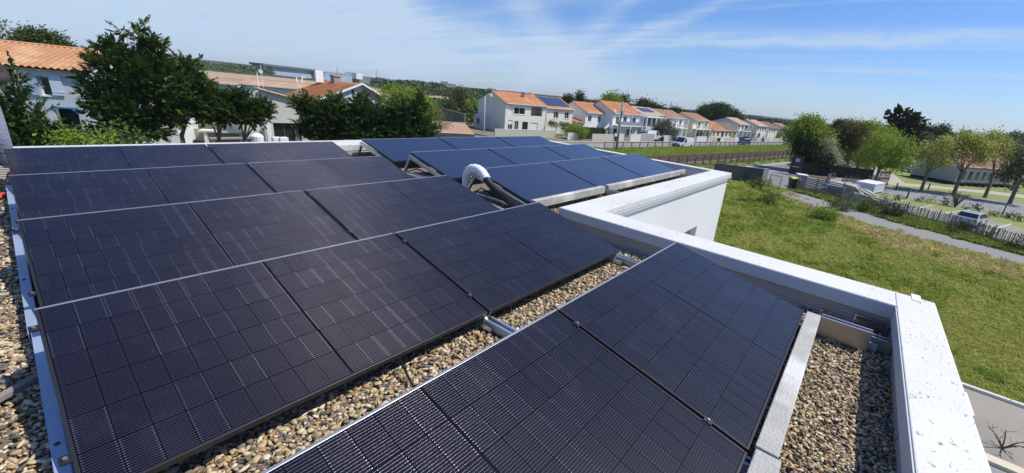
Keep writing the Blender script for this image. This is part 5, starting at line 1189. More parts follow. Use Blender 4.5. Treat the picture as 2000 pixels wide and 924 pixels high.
MB().box(-.25,.25,-.4,-.1,5.9,6.6).build('junction_box', mat('grey rail', (.35,.36,.38), .5), pu)
pline('street_lamp', 'tall pale street lamp in front of the grey gable', 'street lamp', atd(945,262,62), atd(953,184,62).z-G-.2, .075, mat('pale galvanised pole', (.55,.56,.57), .5), lamp=True)
pline('street_lamp', 'slim lamp post with a white dome above the pink roofed house', 'street lamp', atd(508,190,60), atd(502,138,60).z-G-.15, .05, mat('pale galvanised pole', (.55,.56,.57), .5), lamp=True)
pline('mast', 'very thin tall mast right of the white domed lamp', 'mast', atd(517,190,64), atd(512,127,64).z-G, .035, mat('pale galvanised pole', (.55,.56,.57), .5))
pline('street_lamp', 'slim dark lamp post in the parking hedge at the right', 'street lamp', gp(1957,420), 4.2, .05, mat('dark post', (.07,.07,.07), .6))
for x, y, lb in ((1384,322,'thin grey signal post by the near railway fence'), (1478,314,'second thin grey signal post farther along the near railway fence')): 
    q = pline('signal_post', lb, 'post', gp(x,y), 4.2, .06); MB().box(-.25,.25,-.05,.05,3.0,3.6).build('plate', mat('grey rail', (.35,.36,.38), .5), q)
def rfence(s0, s1, t, h, stp, label, m_, top=True, r=.055):
    e = empty('railway_fence', st(s0, t), R(-9), label, 'fence'); n = int((s1-s0)/stp)
    pm = MB().box(-r, r, -r, r, -.05, h).mesh('post', m_)
    for i in range(n+1): link('post', pm, e, (i*stp, 0, 0))
    W_ = MB(); L_ = n*stp
    for z in ((.1, h*.5, h-.05) if top else (h*.5,)): W_.bar((0,0,z), (L_,0,z), .04)
    W_.build('rail', m_, e)
    mm = MB()
    for i in range(int(L_/.25)): mm.bar((i*.25,0,.1),(i*.25,0,h-.05), .007)
    mm.build('mesh_wires', m_, e)
DKF = mat('dark fence steel', (.05,.05,.048), .7)
rfence(55, 235, 45.6, 1.25, 2.6, 'dark post fence between the street and the railway', DKF)
rfence(44, 125, 29.0, 1.55, 2.45, 'dark mesh fence between the railway and the road', DKF)
# concrete wall at the lawn end, yard gate
wq = empty('concrete_wall', gp(1412,357), 0, 'dark stained concrete wall at the far end of the meadow', 'wall'); c = gp(1482,362)-wq.location; c0 = gp(1390,350)-wq.location
MB().bar((c0.x,c0.y,.95), (c.x,c.y,.95), .22, 2.1).build('wall', mat('stained dark concrete', (.10,.095,.09), .95, (.20,.19,.175), 1.2, amt=1.2, bump=.4, c3=(.07,.07,.07)), wq)
c3 = gp(1500,368)-wq.location; MB().bar((c.x,c.y,.95), (c.x+1.1,c.y-.35,.95), .3, 2.14).build('end_pillar', mat('lighter concrete', (.26,.26,.26), .9, (.20,.20,.20), 2), wq)
gt = empty('metal_gate', gp(1499,369), 0, 'open thin metal gate frame beside the end of the concrete wall', 'gate'); c = gp(1520,374)-gt.location
MB().bar((0,0,0),(0,0,1.7),.06).bar((c.x,c.y,0),(c.x,c.y,1.7),.06).bar((0,0,1.68),(c.x,c.y,1.68),.05).bar((0,0,.25),(c.x,c.y,.25),.04).build('frame', DKF, gt)
mm = MB()
for i in range(1, 14): p = Vector((c.x,c.y,0))*(i/14); mm.bar(p+Vector((0,0,.25)), p+Vector((0,0,1.68)), .008)
mm.build('wires', mat('thin wire', (.28,.28,.27), .6), gt)
# yellow lidded bin, wooden fence
bin_(gp(1547,371), 'black wheelie bin with a yellow lid beside the grey wooden fence', lid=(.62,.55,.08), rz=.6, sc_=1.35)
def plank_fence(pts, h, label, m_, seg=2.0, rows=8, name='wooden_fence'):
    e = empty(name, pts[0], 0, label, 'fence'); o0 = Vector(pts[0]); slm = {}
    for a, b in zip(pts[:-1], pts[1:]):
        a, b = Vector(a)-o0, Vector(b)-o0; L_ = (b-a).length; n = max(1, round(L_/seg))
        for i in range(n):
            p, q = a.lerp(b, i/n), a.lerp(b, (i+1)/n)
            MB().box(-.06,.06,-.06,.06,-.05,h+.12,Matrix.Translation(p)).build('post', WOODG, e)
            for k in range(rows):
                z = .12+k*(h-.12)/rows; dz = random.uniform(-.015,.015)
                MB().bar(p+Vector((0,0,z+.08+dz)), q+Vector((0,0,z+.08)), .035, (h-.12)/rows*.72).build('slat', m_, e)
    return e
plank_fence([gp(1553,373), gp(1590,379), gp(1640,389), gp(1662,396)], 1.75, 'grey weathered plank fence around the yard with the pale boards', WOODG, 2.2, 9)
MB_ = lambda: MB()
cb2 = empty('water_tank', gp(1560,366), .3, 'grey cabinet with a pale top behind the plank fence', 'cabinet'); MB().box(-.6,.6,-.5,.5,0,1.55).build('body', mat('blue grey plastic', (.30,.34,.38), .6), cb2, bevel=.03); MB().box(-.7,.7,-.6,.6,1.55,1.65).build('top', FRW, cb2, bevel=.02)
cont = empty('storage_box', gp(1696,374), R(-14), 'white storage container with faint blue lettering behind the boards', 'container')
MB().box(-2.3,2.3,-1.0,1.0,.1,1.22).build('body', mat('container white', (.66,.69,.74), .5), cont, bevel=.02); MB().box(-2.35,2.35,-1.05,1.05,1.22,1.28).build('lid', FRW, cont)
tx = MB(); x = -2.0
while x < 1.9: wd_ = random.uniform(.10,.34); tx.box(x, x+wd_, -1.008, -1.001, .86, 1.0); x += wd_+.09
x = -1.9
while x < 1.4: wd_ = random.uniform(.08,.26); tx.box(x, x+wd_, -1.008, -1.001, .5, .62); x += wd_+.08
tx.build('lettering', mat('faded blue print', (.32,.42,.60), .6), cont); MB().box(-2.32,-1.6,-1.02,-1.0,.2,1.16).build('door', mat('pale blue door', (.45,.52,.62), .6), cont)
ct2 = empty('trailer', gp(1640,374), R(-14), 'long flat grey trailer bed between the plank fence and the white container', 'trailer')
MB().box(-3.4,3.0,-1.1,1.1,.75,.9).build('bed', mat('trailer grey', (.40,.41,.43), .5), ct2); MB().box(-3.4,3.0,1.04,1.1,.9,1.35).build('side_board', mat('trailer grey', (.40,.41,.43), .5), ct2)
for xx in (-.8,.5):
    for yy in (-1.0,.9): MB().tube([(xx,yy,.36),(xx,yy+.2,.36)], .36, 14).build('wheel', BLACK, ct2)
bd = empty('notice_board', gp(1612,372), R(-10), 'dark grey panel with a braced steel frame standing in the yard', 'panel'); MB().box(-.9,.5,-.04,.04,.9,2.1).build('panel', mat('dark panel', (.05,.05,.06), .6), bd)
MB().bar((-.9,0,0),(-.9,0,2.1),.08).bar((2.3,0,0),(2.3,0,2.1),.08).bar((.5,0,2.05),(2.3,0,2.05),.07).bar((.5,0,.9),(2.3,0,2.0),.06).build('frame', DKF, bd)
pile = empty('board_pile', gp(1688,388), R(16), 'loose pile of pale weathered boards leaning beside the container', 'boards')
for i in range(17):
    a = Vector((random.uniform(-3.2,-2.2), -1.3+i*.15, .15+random.uniform(0,.5)+i*.035)); b = Vector((random.uniform(2.0,3.3), -1.2+i*.17+random.uniform(-.3,.3), .2+random.uniform(0,.5)+i*.045)); MB().bar(a, b, .20, .035).build('board', (PALEWOOD, WOODG, mat('grey white plank', (.62,.62,.60), .85, (.45,.44,.41), 6))[i % 3], pile)
# chestnut paling fence along the parking
def paling():
    pts = [gp(1640,391), gp(1668,397), gp(1766,421), gp(1846,442), gp(1933,470), gp(2000,487), Vector((43,-24,G)), Vector((37,-40,G))]
    e = empty('paling_fence', pts[0], 0, 'pale split paling fence between the verge and the parking', 'fence'); o0 = pts[0].copy(); n_ = 0; extra = MB(); pm = {}
    shapes = [MB().box(-.026,.026,-.012,.012,-.05,h).mesh('paling', m_) for h, m_ in ((1.12,PALEWOOD),(1.2,WOODG),(1.06,PALEWOOD),(1.16,mat('silver grey paling', (.40,.38,.34), .9, (.28,.26,.23), 9)))]
    tot = 0
    for a, b in zip(pts[:-1], pts[1:]):
        a, b = a-o0, b-o0; L_ = (b-a).length; d = (b-a)/L_; ang = math.atan2(d.y, d.x); n = int(L_/.085)
        for i in range(n):
            p = a+d*(i*.085); tot += 1
            inview = 60 < tot < 355
            if inview:
                o = link('paling', random.choice(shapes), e, p); o.rotation_euler = (random.uniform(-.04,.04), random.uniform(-.07,.07), ang)
            else: extra.bar(p+Vector((0,0,-.05)), p+Vector((random.uniform(-.05,.05),0,1.12)), .04, .022)
        for i in range(int(L_/2.6)+1):
            q = a+d*(i*2.6); MB().tube([q+Vector((-d.y*.06,d.x*.06,-.1)), q+Vector((-d.y*.06,d.x*.06,1.35))], .045, 7).build('post', WOODG, e)
        w_ = MB()
        for z in (.2,.6,1.0): w_.bar(a+Vector((0,0,z)), b+Vector((0,0,z)), .012)
        w_.build('wire', DKF, e)
    o = extra.build('palings', PALEWOOD, e); o['kind'] = 'stuff'
paling()
# bushes along the paling fence and path
for x, y, rx, ry, m_, lb in [(1643,398,26,16,OLIVE,'dark flowering bush covering the end of the plank fence'), (1690,404,17,14,MID,'bush with yellow flowers beside the pale boards'), (1742,414,28,16,DKG,'large dark grey bush leaning on the paling fence'), (1722,402,16,10,OLIVE,'grey green bush behind the large dark one'),
        (1881,446,18,12,DKG,'olive bush in front of the silver car'), (1860,452,14,9,DKG,'low dark bush left of the silver car'), (1977,479,18,15,DKG,'dark bush against the paling fence at the right edge'), (1920,460,12,9,OLIVE,'straggly bush right of the silver car')]:
    shrub('bush', lb, x, y+ry*.75, None, [(x,y,rx,ry),(x-rx*.4,y+ry*.3,rx*.6,ry*.6),(x+rx*.5,y+ry*.25,rx*.5,ry*.6)], m_, 'bushes along the paling fence', dens=16, L_=.14, W_=.08, r=.2)
shrub('bush', 'isolated bright green bush in the meadow near the path', 1607, 431, None, [(1607,418,25,13),(1590,424,14,9),(1625,420,14,10)], LIME, dens=22, L_=.18, W_=.10, r=.2)
shrub('bush', 'small green plant in the sand strip', 1544, 400, None, [(1544,397,7,4)], LIME, dens=22, L_=.2)
shrub('bush', 'dark green weed clump by the concrete wall', 1500, 402, None, [(1500,394,18,9),(1480,358,16,6)], MID, dens=14, L_=.2, r=.25)
for x, y, rx, ry, lb in [(1727,384,9,6,'white flowering bush at the parking corner'), (1756,386,10,6,'low round bush left of the bollard'), (1795,390,9,4,'low grey bush between parking and road'), (1820,392,9,5,'bright green bush between parking and road'), (1850,394,10,7,'dark round bush beside a leafless shrub'), (1884,407,6,4,'tiny dark bush in the hedge bed'), (1911,407,10,7,'dark round bush left of the slim lamp post'), (1945,418,12,5,'low dark hedge piece left of the slim lamp post'), (1972,421,14,6,'low dark hedge piece right of the slim lamp post'), (1993,427,10,6,'low dark hedge piece at the right edge')]:
    shrub('bush', lb, x, y+ry, None, [(x,y,rx,ry)], BLOS if 'white' in lb else LIME if 'bright' in lb else DKG, 'low bushes between parking and road', dens=14, L_=.16, W_=.10, r=.2)
def bare_shrub(loc, h, label, n=9, sp=.7):
    e = empty('bare_shrub', loc, 0, label, 'shrub'); mb = MB()
    for i in range(n):
        a = i*6.28/n+random.uniform(-.3,.3); t = Vector((math.cos(a)*sp, math.sin(a)*sp, 1)).normalized()*h*random.uniform(.7,1.1); mid = t*.5+Vector((0,0,.08))
        mb.tube([(0,0,0), mid, t], [.035*h,.025*h,.012*h], 5)
        for k in range(3):
            q = mid.lerp(t, random.uniform(.1,.8)); mb.tube([q, q+Vector((random.uniform(-.3,.3),random.uniform(-.3,.3),random.uniform(.1,.35)))*h], [.012*h,.006*h], 4)
    mb.build('branches', mat('bare branch', (.10,.075,.06), .9), e)
bare_shrub(gp(1957,876,G), .58, 'leafless pruned shrub on the cream kerb of the drive', 6, 1.0)
bare_shrub(gp(1865,404), 1.9, 'leafless grey shrub between parking and road', 14, .5)
rk = MB().tube([(0,0,0),(0,0,.3),(0,0,.45)], [.5,.42,.15], 7).build('boulder', mat('pale boulder', (.45,.42,.36), .9)); rk.location = gp(1656,402); tag(rk, 'pale boulder at the foot of the dark flowering bush', 'boulder')
for x, y, lb in ((1749,371,'dark bollard left of the pale path'), (1812,371,'second dark bollard between the street trees'), (1771,387,'dark bollard at the parking entrance')):
    e = MB().tube([(0,0,-.05),(0,0,.85),(.1,0,1.0)], [.09,.08,.06], 8).build('bollard', DKF); e.location = gp(x, y); tag(e, lb, 'bollard', 'bollards in the park')
# no parking sign, shop sign post, bicycles, red and white boards, dark screen fence
sg = empty('road_sign', gp(1618,345), 0, 'round blue and red no parking sign with a white plate below', 'sign'); MB().tube([(0,0,0),(0,0,2.5)], .035, 6).build('pole', mat('grey rail', (.35,.36,.38), .5), sg)
nv = Vector((-1,-.05,.0)).normalized(); C0 = Vector((-.05,0,2.25))
MB().tube([C0, C0+nv*.02], .36, 20).build('red_disc', mat('sign red', (.45,.03,.05), .5), sg); MB().tube([C0+nv*.022, C0+nv*.034], .27, 20).build('blue_disc', mat('sign blue', (.03,.06,.35), .5), sg)
MB().bar(C0+nv*.042+Vector((0,-.19,.19)), C0+nv*.042+Vector((0,.19,-.19)), .012, .07).build('red_bar', mat('sign red', (.45,.03,.05), .5), sg); MB().box(-.09,-.06,-.3,.3,1.45,1.8).build('plate', FRW, sg)
sp_ = empty('sign_panel', gp(1545,341), R(-5), 'tall dark panel with pale pinkish print at the corner of the hedge', 'sign'); MB().box(-.1,.1,-1.1,.4,.1,2.9).build('panel', mat('dark sign', (.025,.025,.03), .5), sp_); MB().box(-.115,-.101,-.7,-.1,2.0,2.5).box(-.115,-.101,-.8,.1,1.2,1.35).build('print', mat('pale pink print', (.55,.38,.38), .6), sp_)
scf = empty('screen_fence', gp(1560,340), 0, 'dark green screened fence below the flowering trees', 'fence'); c = gp(1700,354)-scf.location
for i in range(9):
    p, q = c*(i/9), c*((i+1)/9); MB().bar(Vector((p.x,p.y,.95)), Vector((q.x,q.y,.95))*.98+Vector((p.x,p.y,.95))*.02, .05, 1.7).build('panel', mat('dark green screen', (.012,.022,.018), .8, (.02,.035,.022), 3), scf); MB().box(-.05,.05,-.05,.05,0,1.95,Matrix.Translation((p.x,p.y,0))).build('post', DKF, scf)
for i, (x, y) in enumerate(((1652,352),(1664,353),(1676,354),(1700,352))):
    e = empty('bicycle', gp(x, y+3), random.uniform(-.6,.2)+1.2, ('leftmost parked bicycle by the screen fence','second parked bicycle by the screen fence','third parked bicycle by the screen fence','last bicycle, standing near the brown gate boards')[i], 'bicycle', 'bicycles parked by the screen fence')
    for xx in (-.5,.5):
        wv = MB(); pts = [(xx+.33*math.cos(a*.5236), 0, .34+.33*math.sin(a*.5236)) for a in range(13)]; wv.tube(pts, .02, 5, False).build('wheel', BLACK, e)
    MB().tube([(-.5,0,.34),(0,0,.32),(.38,0,.85),(-.15,0,.8),(-.5,0,.34)], .018, 5).tube([(-.15,0,.8),(0,0,.32)], .018, 5).tube([(.5,0,.34),(.36,0,1.0)], .018, 5).build('frame', mat('bike paint', (.30,.32,.36), .4), e)
    MB().box(-.28,-.02,-.06,.06,.88,.93).build('saddle', BLACK, e); MB().bar((.34,-.28,1.0),(.34,.28,1.0), .03).build('handlebar', BLACK, e)
rb = empty('barrier', gp(1722,364), R(-30), 'red brown and white striped barrier leaning by the first street tree', 'barrier')
for i in range(5): MB().box(-1.2,1.2,-.03,.03,.15+i*.42,.15+i*.42+.36).build('board', mat('red brown board', (.24,.08,.05), .8) if i % 2 == 0 else mat('grey board', (.40,.38,.36), .8), rb)
for x in (-1.2,1.1): MB().box(x,x+.1,.035,.12,0,2.3).build('post', WOODG, rb)

# ------------------------------------------------------------------ trees at the right
gst = 'pollarded plane trees along the park road'
def plane(bx, by, d, lobes, label, kind=(crown_leafy, PLANE), tr=.2, lean=(.5,0), fork=.36, dens=5, **k):
    b = gp(bx, by); dd = math.hypot(b.x, b.y); Ls = [lobe_px(*l, dd, b) for l in lobes]; h = max(l[2]+l[5] for l in Ls)
    cr = kind[0](Ls, kind[1], dens, hollow=.25, **k); e = tree('plane_tree', label, 'tree', b, cr, None, gst)
    trunk_limbs(h, tr, Ls, lean, fork, knob=True).build('trunk', BARK, e, smooth=True)
plane(1706,364,0,[(1735,290,34,22),(1700,300,26,20),(1760,310,28,20),(1720,270,26,12),(1770,288,20,16),(1740,325,20,10)], 'bright green plane tree nearest the striped barrier', (crown_leafy, LIME), dens=5, L_=.24, W_=.17, r=.36)
plane(1798,374,0,[(1830,310,26,14),(1812,295,22,18),(1845,280,24,16),(1805,325,14,10),(1850,318,16,10)], 'sparse plane tree in front of the grey gabled hall', dens=4.6, L_=.24, W_=.18)
plane(1862,380,0,[(1880,285,38,18),(1910,300,34,18),(1850,300,26,18),(1895,268,34,12),(1925,285,24,12)], 'wide plane tree over the corner of the tiled hall', dens=6, L_=.24, W_=.18, tr=.22)
plane(1923,386,0,[(1950,285,30,16),(1935,295,22,10),(1972,300,22,16),(1945,268,24,10)], 'plane tree right of the tiled hall', dens=6, L_=.24, W_=.18, tr=.21)
plane(1972,398,0,[(1985,320,30,26),(2010,300,30,30),(1965,340,24,18),(1990,350,24,16),(2030,340,30,30)], 'greyish green tree at the right edge of the picture', (crown_leafy, OLIVE), dens=6, L_=.24, W_=.16)
plane(1975,372,0,[(1990,290,20,14),(2005,280,20,14)], 'more distant tree behind the right edge', (crown_leafy, OLIVE), dens=3)
def ptree(label, bx, by, lobes, m_, dens=6, name='park_tree', tr=.2, fork=.35, d=None, **k):
    b = gp(bx, by) if d is None else atd(bx, by, d); b.z = G; dd = math.hypot(b.x, b.y); Ls = [lobe_px(*l, dd, b) for l in lobes]; h = max(l[2]+l[5] for l in Ls)
    fn = k.pop('fn', crown_leafy); tree(name, label, 'tree', b, fn(Ls, m_, dens, **k), trunk_limbs(h, tr, Ls, (0,0), fork), 'trees of the park')
ptree('yellow green tree at the left end of the park trees', 1588, 338, [(1575,250,30,18),(1555,264,26,20),(1590,262,34,24),(1580,236,18,10),(1595,275,26,22),(1570,240,14,12),(1610,290,20,20),(1585,290,30,24)], LIME, 7, L_=.28, W_=.2)
ptree('dark shrubby tree with white blossom above the screen fence', 1590, 340, [(1585,300,34,20),(1565,290,22,20),(1610,315,28,18),(1560,320,16,16),(1595,325,36,12)], DKG, 9, L_=.25, W_=.18)
ptree('white blossoming shrub in front of the dark screen fence', 1615, 344, [(1612,290,20,24),(1625,310,20,20),(1600,320,16,14),(1590,300,12,14)], BLOS, 10, L_=.2, W_=.15)
ptree('small bright green bush beside the blossoming shrub', 1650, 345, [(1648,325,12,12),(1655,305,12,12)], LIME, 10)
ptree('brownish leaved tree with cream blossom in the middle of the park trees', 1668, 346, [(1655,262,26,20),(1640,285,20,24),(1680,265,24,22),(1662,300,22,20),(1665,245,18,8)], BRWN, 7, L_=.26, W_=.18)
ptree('mid green tree behind the brownish one', 1690, 338, [(1700,255,34,18),(1722,268,34,20),(1690,285,30,22),(1700,310,28,18),(1680,250,22,12)], LIME, 6, L_=.3, W_=.2)
ptree('light green tree right of the brownish one', 1700, 350, [(1712,290,24,18),(1695,315,22,14)], LIME, 6)
ptree('dark pine behind the park trees, left of the cedar', 1645, 330, [(1640,242,12,8),(1655,246,16,8),(1632,250,10,8)], PINE, 5, d=160, L_=.5, W_=.25)
ptree('tall dark cedar standing above the other park trees', 1765, 330, [(1762,216,11,4),(1745,222,13,4),(1776,225,16,5),(1744,232,14,4),(1787,235,18,4),(1765,240,26,5),(1752,249,20,6),(1782,250,26,6),(1765,258,34,7)], DKG, 1.0, name='cedar', d=135, fn=crown_conifer, L_=.8, W_=.3, tr=.35)
for i, (x, y, rx, ry, d, lb) in enumerate([(1815,258,26,12,150,'dark olive tree right of the cedar'), (1840,256,14,10,158,'second dark olive tree right of the cedar'), (1795,268,24,12,140,'broad dark tree below the cedar'), (1875,275,30,10,150,'dark tree behind the tiled hall'), (1950,275,30,12,165,'distant tree far right beyond the planes'), (1990,270,20,10,170,'distant dark tree at the right edge'), (1725,300,30,14,120,'dark tree behind the bright plane')]):
    ptree(lb, x, y, [(x,y,rx,ry),(x+rx*.5,y+ry*.6,rx*.7,ry*.8),(x-rx*.5,y+ry*.6,rx*.7,ry*.8),(x,y+ry*1.2,rx,ry)], (DKG, MID, OLIVE)[i % 3], 4, d=d, L_=.45, W_=.3, r=.5)
# tiled hall with grey gable
def hall():
    a = gp(1777,345); c = gp(1862,361); L_ = (c-a).length; rz = math.atan2(c.y-a.y, c.x-a.x); dep = 17; eh, rh = 3.3, 5.5
    e = empty('park_hall', a, rz, 'low hall with a grey gable wall and a salmon tiled roof behind the plane trees', 'hall')
    ax = L_*.52
    MB().prism([(0,.5),(L_,.5),(L_,eh),(ax,rh),(0,eh)], 0, .3).box(0,.3,.3,dep,.5,eh).box(L_-.3,L_,.3,dep,.5,eh).prism([(0,.5),(L_,.5),(L_,eh),(ax,rh),(0,eh)], dep-.3, dep).build('wall', wallm('hall grey render', (.40,.42,.43)), e)
    MB().box(-.03,L_+.03,-.03,dep+.03,0,.5).build('plinth', mat('black plinth', (.02,.02,.025), .8), e)
    roof_slope((L_+.5,-.3,eh-.15),(L_+.5,dep+.3,eh-.15),(ax,-.3,rh+.1),(ax,dep+.3,rh+.1), tilemat('salmon tiles', (.56,.33,.22),(.48,.26,.17)), 'roof', e)
    roof_slope((-.5,dep+.3,eh-.15),(-.5,-.3,eh-.15),(ax,dep+.3,rh+.1),(ax,-.3,rh+.1), tilemat('salmon tiles', (.56,.33,.22),(.48,.26,.17)), 'roof', e)
    for i in range(8): f = MB().box(L_+.01, L_+.06, 1+i*2, 2.3+i*2, .8, 2.6).build('window', FRW, e); MB().box(L_+.062,L_+.08,1.1+i*2,2.2+i*2,.9,2.5).build('pane', GLASS, f); MB().box(L_+.05,L_+1.2,.6+i*2,.9+i*2,0,.45).build('bench', mat('black plinth', (.02,.02,.025), .8), e)
hall()

# ================================================================== VEHICLES
def car(label, loc, rz, paint, kind='car', sc_=1., group=None):
    e = empty('parked_car' if kind == 'car' else 'parked_van', loc, rz, label, 'car' if kind == 'car' else 'van', group)
    if kind == 'car':
        body = [(-2.05,.35),(-2.1,.75),(-2.0,.98),(-1.2,1.02),(1.15,.98),(1.95,.80),(2.1,.6),(2.08,.35)]; cab = [(-1.85,.98),(-1.45,1.42),(-.9,1.50),(.25,1.47),(1.15,.97)]; w_ = .86; wh = (-1.3,1.28); gl = [(-1.62,1.02),(-1.35,1.37),(-.85,1.43),(.2,1.41),(.95,1.02)]
    else:
        body = [(-2.55,.4),(-2.55,1.1),(1.4,1.1),(2.35,.98),(2.55,.7),(2.5,.4)]; cab = [(-2.55,1.098),(-2.52,1.95),(.55,1.98),(1.55,1.098)]; w_ = .95; wh = (-1.6,1.65); gl = [(.30,1.15),(.30,1.8),(.6,1.84),(1.3,1.15)]
    pm = mat('paint '+str(paint), paint, .3, coat=.8, metal=.1)
    # body with wheel arches cut out
    import itertools
    out = [p for p in body]; bot = []
    for wx in (wh[1], wh[0]):
        for k in range(7): a = math.pi*k/6; bot.append((wx+.40*math.cos(a), .35+.36*math.sin(a)))
    poly = out+bot
    MB().prism(poly, -w_, w_).build('body', pm, e, bevel=.05)
    o = MB(); n = len(cab); o.add([Vector((x, -w_*(1 if z < 1.12 else .86), z)) for x, z in cab]+[Vector((x, w_*(1 if z < 1.12 else .86), z)) for x, z in cab], [tuple(range(n)), tuple(range(2*n-1,n-1,-1))]+[(i, i+n, (i+1) % n+n, (i+1) % n) for i in range(n)]); o.build('cabin', pm, e, bevel=.04)
    for sgn in (-1, 1):
        g = MB(); n = len(gl); ya = lambda z: sgn*(w_*(1-.14*max(0,min(1,(z-1.0)/.45)))+.012) if kind == 'car' else sgn*(w_*(1-.14*max(0,min(1,(z-1.1)/.85)))+.015)
        g.add([Vector((x, ya(z), z)) for x, z in gl]+[Vector((x, ya(z)-sgn*.02, z)) for x, z in gl], [tuple(range(n)), tuple(range(2*n-1,n-1,-1))]+[(i, i+n, (i+1) % n+n, (i+1) % n) for i in range(n)]); g.build('side_window', GLASS, e)
    if kind == 'car':
        MB().add([(.30,-.70,1.475),(.30,.70,1.475),(1.13,.76,1.02),(1.13,-.76,1.02),(.32,-.70,1.455),(.32,.70,1.455),(1.1,.76,1.0),(1.1,-.76,1.0)], [(0,1,2,3),(4,7,6,5),(0,4,5,1),(2,6,7,3),(1,5,6,2),(3,7,4,0)]).build('windscreen', GLASS, e)
        MB().add([(-1.50,-.68,1.42),(-1.50,.68,1.42),(-1.86,.74,1.03),(-1.86,-.74,1.03),(-1.48,-.68,1.40),(-1.48,.68,1.40),(-1.82,.74,1.0),(-1.82,-.74,1.0)], [(3,2,1,0),(5,6,7,4),(1,5,4,0),(3,7,6,2),(2,6,5,1),(0,4,7,3)]).build('rear_window', GLASS, e)
        MB().box(-1.0,.1,-.6,.6,1.485,1.515).build('roof_panel', pm, e)
    else:
        MB().add([(.62,-.78,1.96),(.62,.78,1.96),(1.55,.86,1.15),(1.55,-.86,1.15),(.6,-.78,1.92),(.6,.78,1.92),(1.5,.86,1.12),(1.5,-.86,1.12)], [(0,1,2,3),(4,7,6,5),(0,4,5,1),(2,6,7,3),(1,5,6,2),(3,7,4,0)]).build('windscreen', GLASS, e)
        MB().box(2.5,2.62,-.9,.9,.4,.62).box(2.35,2.53,-.6,.6,.66,.86).build('bumper', BLACK, e)
    for sgn in (-1, 1):
        MB().box(body[-2][0]-.06, body[-2][0]+.02, sgn*.62-.17, sgn*.62+.17, .62, .78).build('headlight', mat('lamp glass', (.6,.62,.64), .2), e, bevel=.01)
        MB().box(body[1][0]-.02, body[1][0]+.05, sgn*.7-.10, sgn*.7+.10, .7, .95).build('tail_light', mat('tail red', (.35,.02,.02), .3), e)
        MB().box(.72,.9,sgn*(w_+.09)-.09,sgn*(w_+.09)+.07,1.02,1.16).build('mirror', pm, e)
        for wx in wh:
            wv = MB().tube([(wx,sgn*(w_-.2),.33),(wx,sgn*(w_+.0),.33)], .33, 16).build('wheel', BLACK, e); MB().tube([(wx,sgn*(w_-.05),.33),(wx,sgn*(w_+.015),.33)], .20, 12).build('rim', mat('wheel rim', (.45,.46,.48), .35, metal=.7), wv)
    e.scale = (sc_,)*3; return e
v_ = gp(1330,289); car('white delivery van parked beside the railway fence', (v_.x+.6, v_.y, G+.03), R(171+0), (.72,.73,.74), 'van', 1.12)
car('white camper van parked behind the grey boarded wall', st(84.9,56.4), R(-9), (.72,.72,.72), 'van', 1.25)
v_ = gp(1452,283); car('dark blue car parked on the street before the cream walls', (v_.x, v_.y, G+.03), R(171), (.025,.05,.12), sc_=1.1)
car('blue car parked in a driveway behind the dark blue one', st(140.5,56.5), R(80), (.05,.09,.20))
v_ = gp(1893,440); q_ = gp(1880,411)-gp(1836,418); car('silver car parked behind the paling fence', (v_.x, v_.y, G+.01), math.atan2(q_.y, q_.x), (.50,.52,.55), sc_=.92)
v_ = gp(1775,336); car('distant silver car left of the grey gabled hall', (v_.x, v_.y, G), .4, (.45,.47,.50))

# ================================================================== FAR DISTANCE
def far_band(name, label, a0, a1, d0, d1, n, h, m_, cat='wood', seed=1, sz=(3,6), gaps=0.):
    """a wood or hedge line too far off to count its trees: leafy lumps with small faces"""
    r = np.random.default_rng(seed); az_ = r.uniform(a0, a1, n); 
    if gaps: az_ = az_[pnoise(np.column_stack([az_, az_*0]), 1.3, seed) > gaps]
    n = len(az_); d = r.uniform(d0, d1, n); hh = r.uniform(h*.55, h, n)*(.8+.4*pnoise(np.column_stack([az_, az_*0]), 2.2, seed+5)); s = r.uniform(*sz, n)
    nl = 60; u = r.normal(size=(n,nl,3)); u /= np.linalg.norm(u, axis=2, keepdims=True); u[:,:,2] = np.abs(u[:,:,2])*r.choice([1,1,1,-.4], (n,nl))
    base = np.column_stack([np.sin(np.radians(az_))*d, np.cos(np.radians(az_))*d, np.full(n, G)+hh*.45])
    C_ = base[:,None,:]+u*np.stack([s, s, hh*.5], 1)[:,None,:]*r.uniform(.75,1.05,(n,nl,1)); k = n*nl
    Dn = u.reshape(-1,3)+r.normal(size=(k,3))*.6; V, F = leaves(C_.reshape(-1,3), Dn, r.uniform(.24,.5,k)*np.repeat(np.minimum(s,hh*.7),nl), r.uniform(.2,.42,k)*np.repeat(np.minimum(s,hh*.7),nl))
    o = link(name, fast(name, V, F, m_)); tag(o, label, cat, kind='stuff')
FARG = leafmat('far wood green', [(.06,.10,.035),(.09,.14,.045),(.13,.18,.065)], trans=0)  # far wood greens lightened, some distance haze is put into the colour
FARD = leafmat('far dark green', [(.035,.06,.025),(.055,.085,.033),(.08,.115,.045)], trans=0)
